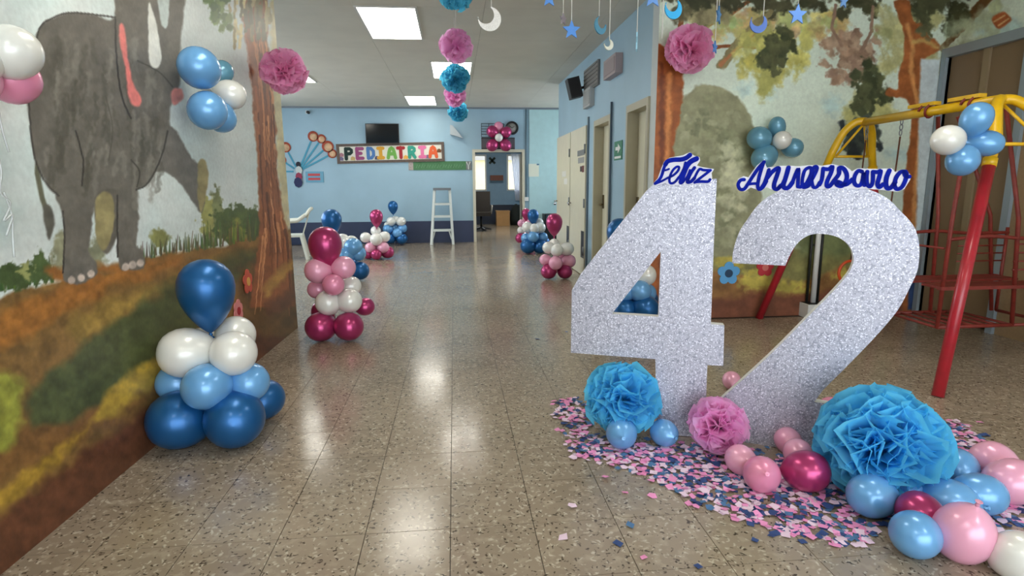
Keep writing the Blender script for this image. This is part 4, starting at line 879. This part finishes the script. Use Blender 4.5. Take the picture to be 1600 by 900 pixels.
# ================================================================== TISSUE POMPOMS
def petal_mesh(name, seed, nu=6, nv=4):
    r = random.Random(seed); vs = []; fs = []; ph = r.uniform(0,6.28); amp = r.uniform(.08,.16)
    for j in range(nv+1):
        t = j/nv; rad = .12+.88*t; w = (.08+.48*t)
        for i in range(nu+1):
            s = i/nu*2-1
            x = s*w; edge = (1-.20*abs(s)**2.2) if j == nv else 1
            vs.append((x*(1-.1*t*abs(s)), amp*t*math.sin(s*4.6+ph)*1.2+.05*t*r.uniform(-1,1)+.10*t*t*s*s, rad*edge+(r.uniform(-.05,.05) if j == nv else 0)))
    for j in range(nv):
        for i in range(nu): a = j*(nu+1)+i; fs.append((a,a+1,a+nu+2,a+nu+1))
    return MB().add(vs, fs, True).mesh(name)
PET = [petal_mesh('petal_%d' % k, 30+k) for k in range(6)]
PETC = {}
def petal(k, c):
    if (k,c) not in PETC:
        m = PET[k].copy(); m.materials.append(tissue('tissue_'+c, {'blue':(118,222,255),'pink':(255,200,240),'rose':(255,194,230),'teal':(104,206,234)}[c])); PETC[k,c] = m
    return PETC[k,c]
def pompom(pos, r, c, label, n=120, seed=0, squash=(1,1,1), string=None, front=None):
    rd = random.Random(seed); pos = Vector(pos)
    t = thing('paper_pompom', label, 'paper pompom', (pos.x,pos.y,pos.z), 'tissue paper pompoms')
    ga = math.pi*(3-5**.5)
    for i in range(n):
        z = 1-2*(i+.5)/n; a = i*ga; d = Vector((math.cos(a)*math.sqrt(1-z*z), math.sin(a)*math.sqrt(1-z*z), z))
        d = (d+Vector([rd.gauss(0,.12) for _ in range(3)])).normalized()
        o = link('petal', petal(rd.randrange(6), c), None, t); o.rotation_mode = 'QUATERNION'
        q = rot_to(d); from mathutils import Quaternion
        o.rotation_quaternion = q @ Quaternion((0,0,1), rd.uniform(0,6.28)); s = r*rd.uniform(.86,1.04)
        o.scale = (s*1.05*squash[0], s*1.05*squash[1], s*squash[2]*(1 if d.z > -.2 else .92))
    if string is not None:
        build('string', MB().tube([pos, (pos.x,pos.y,string)], .002, 5), STR, t)
    return t
def floor_pom(px, py, rp, c, label, n, seed, k=.97):
    r = .2
    for _ in range(14): p = gnd(px, py, r*k); r = rp*depth(p)/F
    return pompom(p, r, c, label, n, seed)
floor_pom(972, 624, 59, 'blue', 'bright blue tissue pompom at the foot of the silver 4', 150, 1)
floor_pom(1122, 666, 46, 'pink', 'hot pink tissue pompom between the silver 4 and 2', 130, 2)
floor_pom(1375, 697, 93, 'blue', 'largest bright blue tissue pompom in front of the silver 2', 190, 3, .80)
p = onL(443,113,.2); pompom(p, 36*depth(p)/F, 'rose', 'pink tissue pompom hanging on the corner of the left mural wall', 110, 4)
p = onY(1078,78,YM-.24); pompom(p, 38*depth(p)/F, 'rose', 'pink tissue pompom on the right mural tree', 120, 5)
for (x,y,Y,r,c,lb,sd) in ((712,-12,4.5,30,'teal','blue hanging pompom cut by the top edge',6),(713,73,5.2,27,'pink','largest pink hanging pompom below the ceiling',7),(711,123,6.15,23,'teal','blue hanging pompom in front of a ceiling light',8),
                       (711,150,7.5,18,'pink','smaller pink pompom in the hanging row',9),(716,175,8.45,16.5,'teal','lowest blue pompom at the far end of the hanging row',10)):
    p = onY(x,y,Y); pompom(p, r*depth(p)/F, c, lb, 80, sd, string=CEIL)

# ================================================================== STARS AND MOONS ON STRINGS
def star_loop(r): return [(r*(1 if k % 2 == 0 else .45)*math.sin(k*math.pi/5), r*(1 if k % 2 == 0 else .45)*math.cos(k*math.pi/5)) for k in range(10)]
def moon_loop(r):
    out = [(r*math.cos(a), r*math.sin(a)) for a in np.linspace(math.radians(80), math.radians(-190), 18)]
    inn = [(-.34*r+.74*r*math.cos(a), .34*r+.74*r*math.sin(a)) for a in np.linspace(math.radians(-165), math.radians(55), 16)]
    return out+inn
def hanging(kind, px, py, rp, Y, rgb, label, turn=0, tilt=0, glit=False):
    p = onY(px, py, Y); r = rp*depth(p)/F; t = thing('hanging_'+kind, label, kind, (p.x,p.y,p.z), 'paper stars and moons on strings')
    U = Vector((math.cos(turn), math.sin(turn), 0)); V = Vector((0,0,1)); Nn = U.cross(V)
    lp = star_loop(r) if kind == 'star' else moon_loop(r)
    ca, sa = math.cos(tilt), math.sin(tilt); lp = [(a*ca-b*sa, a*sa+b*ca) for a, b in lp]
    m = M('foil_glitter', (206,204,200), .3, .5, var=.25, vscale=300, bump=.6, bscale=400) if glit else M('foam_%d_%d_%d' % rgb, rgb, .6)
    build('cutout', MB().prism([lp], p, U, V, Nn, -.004, .004), m, t)
    tp = max(lp, key=lambda q: q[1]); q = p+U*tp[0]+V*tp[1]
    build('string', MB().tube([q, (q.x,q.y,CEIL)], .0025, 5), STR, t)
for a in (('moon',765,30,18,3.2,(206,204,200),'silver glitter moon hanging beside the pink pompom',0,0,True),('star',858,-2,13,3.1,(84,140,214),'blue star cut by the top edge left of the moons'),
          ('star',880,30,9,3.6,(140,132,140),'faint grey star behind the blue star',.8),('star',893,47,14.5,3.0,(78,138,214),'bright blue star hanging near the ceiling'),('moon',938,40,13,3.3,(74,136,164),'dull teal moon near the corridor ceiling',.6,-1.2),
          ('moon',951,70,8,3.1,(206,208,192),'small cream moon on a long white string',.3,0),('star',995,66,15,3.2,(150,196,216),'pale blue star turned nearly edge-on',1.25),('star',1020,-4,16,3.0,(104,152,220),'blue star cut by the top edge at the wall corner'),
          ('moon',1052,14,15,3.3,(30,166,226),'bright blue glossy moon above the pink pompom',.2,-.4),('star',1123,24,14,3.4,(66,112,156),'dark blue star half turned in front of the mural',.9),('star',1117,74,10,3.6,(70,116,178),'small blue star beside the pink pompom on the mural',.8),
          ('moon',1185,37,14,3.4,(72,106,178),'royal blue moon in front of the painted branch',0,-.5),('star',1246,23,16,3.3,(88,134,204),'blue star in front of the painted canopy'),('star',1318,2,11,3.4,(88,126,176),'small blue star cut by the top edge on the right',.4)):
    hanging(*a)
build('hanging_string', MB().tube([onY(1034.5,60,3.3), (onY(1034.5,60,3.3).x,3.3,CEIL)], .003, 5), STR, label='long white string hanging in front of the wall corner', cat='string')

# ================================================================== SILVER 4 AND 2
GL = glitter_mat(); FOAM = M('white_foam_edge', (226,226,222), .6)
def plane_of(px, py, deg):
    P = gnd(px, py); a = math.radians(deg); U = Vector((math.cos(a), -math.sin(a), 0)); N_ = Vector((-math.sin(a), -math.cos(a), 0)); return P, U, N_
def to_uv(P, U, N_, x, y): q = onP(x, y, P, N_)-P; return (q.dot(U), q.z)
def digit(name, label, ref, loops):
    P, U, N_ = ref; V = Vector((0,0,1)); t = thing(name, label, 'number', P)
    zmin = min(v for lp in loops for u, v in lp); L2 = [[(u, v-zmin) for u, v in lp] for lp in loops]
    build('foam_body', MB().prism(L2, P, U, V, N_, -.045, 0), FOAM, t); build('glitter_face', MB().prism(L2, P, U, V, N_, 0, .003), GL, t); return t
R4p = plane_of(1060, 681, 18); cv = lambda pts, ref: [to_uv(*ref, *p) for p in pts]
four = [(1022,289),(1120,281),(1116,360),(1110.5,508),(1131.5,510),(1130,573),(1105,572),(1101,686),(1026,678),(1024,562.5),(892,552.5),(893.5,455),(908,429),(1010,300)]
hole4 = [(1032.5,394.5),(1028.6,496.5),(956,492)]
t4 = digit('number_four', 'tall silver glitter foam digit 4 standing left of the other digit', R4p, [cv(four, R4p), cv(hole4, R4p)])
for a, b in (((989,359),(1067,361)),((1055,361),(1054,500))):
    pa, pb = onP(*a, R4p[0], R4p[2]), onP(*b, R4p[0], R4p[2]); build('seam', MB().bar(pa+R4p[2]*.003, pb+R4p[2]*.003, .0015, .0015), M('seam_grey', (146,146,160), .6), t4)
R2p = plane_of(1185, 694, 28)
outer = catmull([(1144,411),(1146,390),(1155,363),(1168,343),(1185,320),(1208,303),(1245,291),(1300,287),(1350,294),(1385,309),(1407,330),(1426,351),(1434,371),(1436.5,395),(1433,423),(1421,450),(1402,485),(1372,521),(1334,561),(1286,609)], 4)
inner = catmull([(1128,622),(1200,557),(1265,492),(1293,464),(1317,438),(1329,421),(1333.7,404),(1327.5,385),(1310,371),(1286,365.5),(1265.5,367),(1248,378),(1236,395),(1227,415)], 4)
two = outer+[(1272,628),(1415,648),(1425,735),(1168,692),(1108,681),(1108,645)]+inner
lp2 = cv(two, R2p); lp2 = [(u, max(v, 0)) for u, v in lp2]
digit('number_two', 'tall silver glitter foam digit 2, rounded, nearest the swing', R2p, [lp2])
# lettering signs standing on the digits
BLUEI = M('royal_blue_ink', (6,28,150), .75, var=.25, vscale=30, spec=.12)
def sign(name, label, ref, outline, letters):
    P, U, N_ = ref; V = Vector((0,0,1)); cc = [to_uv(P,U,N_,*p) for p in outline]
    u0 = sum(u for u, v in cc)/len(cc); z0 = min(v for u, v in cc); t = thing(name, label, 'sign', P+U*u0+V*z0)
    build('backing', MB().prism([cc], P, U, V, N_, .004, .014), M('white_card', (228,228,240), .6), t)
    k = depth(P+V*1.2)/F
    for strokes in letters:
        mb = MB()
        for j, (pts, w) in enumerate(strokes): ribbon(mb, catmull([to_uv(P,U,N_,*p) for p in pts], 5), w*k*1.15, P, U, V, N_, .0135, .017+.0006*j)
        build('letter', mb, BLUEI, t)
def z1(pts): return [(1020+x/12.855, 230+y/12.855) for x, y in pts]
def z2(pts): return [(1145+x/10.667, 240+y/10.667) for x, y in pts]
def z3(pts): return [(1280+x/10.667, 240+y/10.667) for x, y in pts]
S1, S2 = 1/12.855, 1/10.667
sign('feliz_sign', 'white sign with blue script Feliz standing on top of the silver 4', R4p,
  z1([(-10,745),(100,620),(165,430),(225,290),(330,215),(600,165),(740,100),(815,170),(935,200),(945,270),(880,370),(960,395),(1225,440),(1175,520),(1185,620),(1130,725),(800,745),(560,750),(340,775),(250,720),(90,765)]),
  [[(z1([(250,350),(300,285),(420,255),(560,250),(660,220),(740,160)]),78*S1),(z1([(265,310),(215,440),(180,560),(130,650),(45,730)]),52*S1),(z1([(225,470),(280,455),(320,440)]),34*S1),(z1([(60,732),(180,680),(290,620)]),38*S1)],
   [(z1([(290,620),(400,570),(490,490),(525,410),(480,395),(410,450),(350,560),(330,670),(360,725),(440,700),(520,600)]),42*S1)],
   [(z1([(870,235),(760,290),(680,380),(630,490),(590,600),(565,700)]),88*S1),(z1([(440,700),(540,580),(620,420),(650,310)]),40*S1)],
   [(z1([(830,415),(770,500),(720,600),(690,700),(760,690),(830,620)]),58*S1),(z1([(600,710),(690,580),(740,460)]),36*S1)],
   [(z1([(830,620),(890,500),(940,440),(1010,460),(1150,465)]),44*S1),(z1([(1150,465),(1080,520),(960,610),(835,710)]),46*S1),(z1([(850,700),(960,690),(1100,690),(1140,650)]),48*S1)]])
sign('aniversario_sign', 'long white sign with blue script Aniversario standing on top of the silver 2', R2p,
  z2([(55,520),(90,420),(180,375),(260,395),(400,200),(530,95),(550,200),(570,235),(780,205),(1000,205),(1100,215),(1250,195),(1400,190)])+z3([(30,205),(220,175),(300,200),(420,200),(540,295),(640,245),(900,258),(1200,245),(1250,305),(1350,275),(1440,275),(1515,370),(1505,430),(1405,590),(1290,635),(950,598),(750,585),(350,585),(100,585),(0,590)])
  +z2([(1300,600),(950,605),(730,630),(640,595),(560,560),(450,630),(390,595),(300,565),(200,630),(95,605)]),
  [[(z2([(190,435),(130,445),(90,515),(120,590),(190,590),(250,510),(340,370),(430,240),(520,140)]),50*S2),(z2([(515,145),(470,280),(430,430),(415,540),(440,595),(500,560),(560,460)]),50*S2),(z2([(270,510),(340,500),(420,500)]),40*S2)],
   [(z2([(600,270),(570,370),(520,500),(465,585)]),50*S2),(z2([(555,430),(650,310),(740,245),(765,265),(730,380),(690,500),(690,575),(740,590),(800,530)]),58*S2)],
   [(z2([(925,235),(900,330),(870,430),(840,530),(870,575),(930,560),(990,480)]),62*S2),(z2([(740,590),(810,520),(865,410)]),40*S2)],
   [(z2([(990,480),(1040,350),(1090,255),(1085,400),(1080,550)]),50*S2),(z2([(1080,550),(1130,555),(1160,500)]),46*S2)],
   [(z2([(1150,500),(1160,400),(1200,275),(1290,235),(1300,330),(1230,480),(1165,560),(1250,545),(1310,440)]),46*S2),(z2([(1310,440),(1370,330),(1400,240),(1360,218),(1320,300),(1310,450),(1340,560),(1400,550),(1440,480)]),46*S2)],
   [(z3([(0,520),(40,420),(60,250)]),52*S2),(z3([(60,255),(150,260),(210,218),(190,320),(130,450),(120,540),(170,540),(240,450)]),54*S2)],
   [(z3([(240,450),(320,340),(325,240),(400,255),(450,350),(440,450),(370,540),(290,520),(290,470),(350,490),(400,520),(470,500),(540,430)]),56*S2)],
   [(z3([(700,300),(640,290),(590,360),(570,460),(610,530),(680,520),(720,420),(735,310),(720,440),(745,525)]),52*S2)],
   [(z3([(790,300),(780,400),(790,510),(840,550),(880,470),(885,305)]),50*S2),(z3([(885,305),(960,310),(1010,290),(990,390),(960,500),(990,560),(1050,510)]),54*S2)],
   [(z3([(1155,285),(1110,400),(1100,520),(1130,580),(1190,560),(1250,480)]),58*S2)],
   [(z3([(1420,300),(1340,310),(1270,400),(1240,520),(1280,590),(1360,560),(1420,450),(1440,340),(1400,300),(1430,380),(1485,385)]),52*S2)]])

# ================================================================== SWING SET
YEL = M('yellow_paint', (232,184,20), .35, var=.08, vscale=15, coat=.2); RED = M('red_paint', (170,30,44), .32, var=.12, vscale=12, coat=.25); RUST = M('worn_red_paint', (128,44,34), .5, var=.2, vscale=20)
bx_, bz = 3.45, 1.76; yR, yL = 3.46, 4.70
sw_ = thing('playground_swing', 'red and yellow playground swing structure behind the silver 2', 'swing set', (bx_, (yR+yL)/2, 0))
build('top_bar', MB().tube([(bx_,yR,bz),(bx_,yL,bz-.01)], .033, 14), YEL, sw_)
def legframe(ya, yf, xf0, xf1):
    f = .895
    for xf in (xf0, xf1):
        foot = Vector((xf,yf,0)); s = 1 if xf > bx_ else -1
        pts = catmull([(bx_, ya, bz), (bx_+s*.06, ya+(yf-ya)*.08, bz-.01), (bx_+s*.13, ya+(yf-ya)*.22, bz-.09), (bx_+s*.18, ya+(yf-ya)*.36, bz-.24)], 5)
        top = Vector(pts[-1]); mid = foot.lerp(top, f)
        build('upper_leg', MB().tube(pts+[tuple(mid)], .031, 12), YEL, sw_); lg = build('lower_leg', MB().tube([mid, foot], [.035,.033], 12), RED, sw_)
        build('collar', MB().tube([mid+(top-mid).normalized()*.03, mid-(top-mid).normalized()*.02], .038, 12), YEL, lg)
    tt = ya+(yf-ya)*.36; a = Vector((xf0,yf,0)).lerp(Vector((bx_-.18,tt,bz-.24)), .97); b = Vector((xf1,yf,0)).lerp(Vector((bx_+.18,tt,bz-.24)), .97)
    build('cross_brace', MB().tube([a,b], .011, 8), YEL, sw_)
    m = (a+b)/2
    for k in (.35,.65): build('diagonal_brace', MB().tube([(bx_,ya,bz-.02), a.lerp(b, .12 if k < .5 else .88)], .010, 8), YEL, sw_)
legframe(yR, 2.98, 2.82, 4.04); legframe(yL, 5.02, 2.82, 4.04)
for y in (3.62, 3.98):
    br = build('bracket', MB().box(bx_-.03,bx_+.03,y-.02,y+.22,bz+.035,bz+.06), YEL, sw_)
    build('strap', MB().tube([(bx_+.045*math.cos(a),y+.01*a,bz+.045*math.sin(a)) for a in np.linspace(0,9.4,22)], .009, 6), RUST, sw_)
# gondola hanging from the frame
gx0, gx1, gy0, gy1, gz = 3.37, 3.95, 3.64, 4.10, .24
go = thing('swing_gondola', 'red face-to-face gondola swing hanging from the yellow bar', 'swing', ((gx0+gx1)/2,(gy0+gy1)/2,gz))
for (x, y, tx) in ((gx0,gy0,bx_-.03),(gx0+.35,gy1,bx_+.14),(gx1,gy0,bx_+.22),(gx1+.3,gy1,bx_+.3)):
    build('hanger', MB().tube([(x,y,gz),(x*.75+tx*.25,y,1.0),(tx, y if y < 4 else 4.1, bz-.03)], .014, 8), RUST, go)
for i in range(7): x = gx0+(gx1-gx0)*i/6; build('floor_slat', MB().tube([(x,gy0,gz),(x,gy1,gz)], .010, 6), RUST, go)
for y in (gy0,gy1): build('floor_rail', MB().tube([(gx0,y,gz),(gx1,y,gz)], .014, 8), RUST, go)
for y, s in ((gy0,1),(gy1,-1)):
    for z in (.52,): build('seat', MB().box(gx0-.02,gx1+.3,y-.02,y+.02+s*.0,z-.012,z+.012).box(gx0,gx1+.3,min(y,y+s*.18),max(y,y+s*.18),z-.008,z+.008), RUST, go)
    build('seat_back', MB().tube(catmull([(gx0,y,.86),(gx0+.3,y-.0,.88),(gx1,y,.86),(gx1+.35,y,.86)], 4), .013, 8), RUST, go)
    for z in (.64,.70,.76,.82): build('back_rail', MB().tube([(gx1-.06,y,z),(gx1+.35,y,z)], .006, 6), RUST, go)
for x in (gx1+.34,): 
    for y in (gy0,gy1): build('post', MB().tube([(x,y,.24),(x,y,.9)], .012, 8), RUST, go)
build('side_rail', MB().tube([(gx0-.02,gy0,.80),(gx0-.02,gy1,.80)], .008, 6), RUST, go)
build('end_rail', MB().tube([(gx1+.34,gy0,gz),(gx1+.34,gy1,gz)], .012, 8).tube([(gx1,gy0,gz),(gx1+.34,gy0,gz)], .012, 8), RUST, go)
# ring swing and rope
def rope_swing(px, Y, zb, label, ring):
    p = onY(px, 190, Y); t = thing('rope_swing', label, 'swing', (bx_,Y,zb)); RP = M('brown_rope', (96,58,40), .8)
    for k in range(3): build('chain_link', MB().tube([(bx_+(.012*math.cos(a) if k % 2 else 0),Y+(0 if k % 2 else .012*math.cos(a)),bz-.05-.04*k+.024*math.sin(a)) for a in np.linspace(0,2*math.pi,12,endpoint=False)], .004, 6, closed=True), GREY, t)
    build('rope', MB().tube([(bx_,Y,bz-.16),(bx_-.03,Y,zb+(.2 if ring else .02))], .006, 6), RP, t)
    if ring: build('ring', MB().tube([(bx_-.03+.10*math.cos(a),Y,zb+.1+.10*math.sin(a)) for a in np.linspace(0,2*math.pi,22,endpoint=False)], .013, 8, closed=True), M('orange_plastic', (206,74,26), .4), t)
    else: build('seat_plank', MB().box(bx_-.1,bx_+.04,Y-.2,Y+.2,zb,zb+.02), RUST, t)
rope_swing(1350, 4.66, .38, 'orange ring hanging on a thin rope behind the silver 2', True)
rope_swing(1408, 4.28, .62, 'thin brown rope with chain hook hanging from the yellow bar', False)

# ------------------------------------------------------------------ pole by the mural, flower cut-outs, red toy post
p = gnd(1262, 493); t = thing('floor_pole', 'white pole with dark rails on a white block before the right mural', 'pole', (p.x,p.y,0)); x, y = p.x+.02, p.y-.03
bs = build('base', MB().box(x-.10,x+.14,y-.09,y+.07,0,.13), WHITE, t); build('base_top', MB().box(x-.085,x+.125,y-.075,y+.055,.13,.135), DARK, bs)
build('white_tube', MB().tube([(x,y,.13),(x,y,1.12)], .024, 12), WHITE, t)
for dx in (-.05,.055): build('dark_rail', MB().tube([(x+dx,y+.02,.13),(x+dx,y+.02,1.10)], .013, 8), M('dark_rail', (30,34,30), .5), t)
for z in (.68,.95): build('clamp', MB().tube([(x-.05,y+.02,z),(x+.055,y+.02,z)], .008, 8), DARK, t)
def flower(pt, r, U, V, Nn, cp, cc, label, n=5):
    t = thing('flower_cutout', label, 'flower', pt, 'flower cut-outs on the murals')
    for k in range(n):
        a = 2*math.pi*k/n+.3; c = (r*.58*math.cos(a), r*.58*math.sin(a)); lp = [(c[0]+r*.40*math.cos(q)*1, c[1]+r*.40*math.sin(q)) for q in np.linspace(0,2*math.pi,12,endpoint=False)]
        build('petal', MB().prism([lp], pt, U, V, Nn, .001+.0005*k, .008+.0005*k), M('fl%d%d' % cp[:2], cp, .6), t)
    build('centre', MB().prism([[(r*.34*math.cos(q), r*.34*math.sin(q)) for q in np.linspace(0,2*math.pi,14,endpoint=False)]], pt, U, V, Nn, .004, .013), M('fc%d%d' % cc[:2], cc, .6), t)
p = onY(1138,427,YM); flower(p, 19*depth(p)/F, (1,0,0), (0,0,1), (0,-1,0), (96,170,226), (34,66,96), 'light blue flower cut-out with navy centre on the right mural')
p = onY(1195,418,YM); flower(p, 15*depth(p)/F, (1,0,0), (0,0,1), (0,-1,0), (190,50,60), (214,120,110), 'red flower cut-out beside the swing leg on the right mural')
p = onL(386,440,.001); flower(p, 20*depth(p)/F, (0,1,0), (0,0,1), (1,0,0), (204,92,72), (222,170,90), 'orange-red flower cut-out at the foot of the painted tree')
p = onL(371,486,.001); flower(p, 19*depth(p)/F, (0,1,0), (0,0,1), (1,0,0), (224,140,140), (176,40,50), 'pink flower cut-out with red centre behind the big blue balloon', 6)
# curling ribbon under the top left balloons
t = thing('curling_ribbon', 'clear white curling ribbons dangling under the balloons at the left edge', 'ribbon', px_(4,170,-.1)); RB = M('clear_ribbon', (226,232,232), .2, trans=.3)
for (pts) in ([(-2,175),(4,205),(14,238)], [(-6,230),(2,270),(0,300),(16,318),(6,345),(20,335),(10,368)], [(6,300),(18,335),(20,370),(22,402)], [(-20,200),(-10,280),(-14,350)]):
    w = [px_(a, b, -.13) for a, b in catmull(pts, 5)]; build('strand', MB().tube(w, .0035, 5), RB, t)

# ================================================================== CONFETTI
CCOL = {'pink':(236,150,198),'pale':(232,206,224),'navy':(44,70,124),'steel':(74,116,160)}
CW = ['pink']*9+['pale']*8+['navy']*6+['steel']*4
CM = {k: M('confetti_'+k, v, .7) for k, v in CCOL.items()}
poly = [(866,628),(900,622),(935,690),(1010,694),(1100,700),(1180,712),(1300,720),(1470,688),(1440,662),(1490,655),(1560,705),(1610,770),(1610,832),(1500,815),(1400,805),(1345,856),(1240,838),(1130,802),(1020,752),(945,722),(884,706),(896,676),(872,650)]
def inside(x, y):
    c = False
    for (x1,y1),(x2,y2) in zip(poly, poly[1:]+poly[:1]):
        if (y1 > y) != (y2 > y) and x < (x2-x1)*(y-y1)/(y2-y1)+x1: c = not c
    return c
gp = [gnd(*q) for q in poly]; gx = [q.x for q in gp]; gy = [q.y for q in gp]
def proj(p):
    q = p-CAMP; d = q.dot(_fw); return 800+F*q.dot(_rt)/d, 450+F*q.dot(_dn)/d
pieces = []; rd = random.Random(3)
while len(pieces) < 2700:
    p = Vector((rd.uniform(min(gx),max(gx)), rd.uniform(min(gy),max(gy)), 0)); u, v = proj(p)
    if inside(u+rd.gauss(0,7), v+rd.gauss(0,5)): pieces.append(p)
for q in ((895,793),(1005,873),(880,840),(1090,886),(965,850),(984,822),(977,770),(972,728),(925,712),(1020,776),(945,748),(840,530),(1180,846),(1120,796),(1500,700),(1530,660),(885,520),(1165,768),(1280,840)): pieces.append(gnd(*q))
pieces.sort(key=lambda p: p.y)
def piece_geo(rd):
    s = rd.uniform(.013,.022); n = rd.choice((4,4,4,5)); a0 = rd.uniform(0,6.28); v = []
    for k in range(n): a = a0+2*math.pi*k/n+rd.uniform(-.2,.2); v.append((s*rd.uniform(.75,1.25)*math.cos(a), s*rd.uniform(.75,1.25)*math.sin(a), rd.uniform(0,.004)))
    return v
shapes = {k: [] for k in CCOL}
for k in CCOL:
    for i in range(5):
        v = piece_geo(rd); n = len(v); m = MB().add(v+[(x,y,z+.0008) for x,y,z in v], [tuple(range(n))[::-1], tuple(range(n,2*n))]+[(i2,(i2+1)%n,n+(i2+1)%n,n+i2) for i2 in range(n)]).mesh('confetti_'+k)
        m.materials.append(CM[k]); shapes[k].append(m)
cn = {'pink':'pink','pale':'pale lilac-white','navy':'navy blue','steel':'steel blue'}
for p in pieces[:300]:
    k = rd.choice(CW); o = link('confetti_piece', rd.choice(shapes[k]), None); o.location = (p.x,p.y,rd.uniform(.0005,.004)); o.rotation_euler = (rd.gauss(0,.08),rd.gauss(0,.08),rd.uniform(0,6.28))
    tag(o, 'small %s paper confetti scrap on the near floor by the numbers' % cn[k], 'confetti', '%s confetti scraps' % cn[k])
mb = MB(); mi = []; keys = list(CCOL)
for p in pieces[300:]:
    k = keys.index(rd.choice(CW)); v = piece_geo(rd); z = rd.uniform(.0005,.01); n = len(v); tl = (rd.gauss(0,.12), rd.gauss(0,.12))
    mb.add([(p.x+a,p.y+b,z+c+max(a*tl[0]+b*tl[1],-z)) for a,b,c in v], [tuple(range(n))]); mi.append(k)
me = bpy.data.meshes.new('confetti_carpet'); me.from_pydata(mb.v, [], mb.f)
for k in keys: me.materials.append(CM[k])
me.polygons.foreach_set('material_index', mi); me.update()
o = link('confetti_carpet', me, None); tag(o, 'carpet of pink, white and blue paper confetti around the silver numbers', 'confetti', kind='stuff')
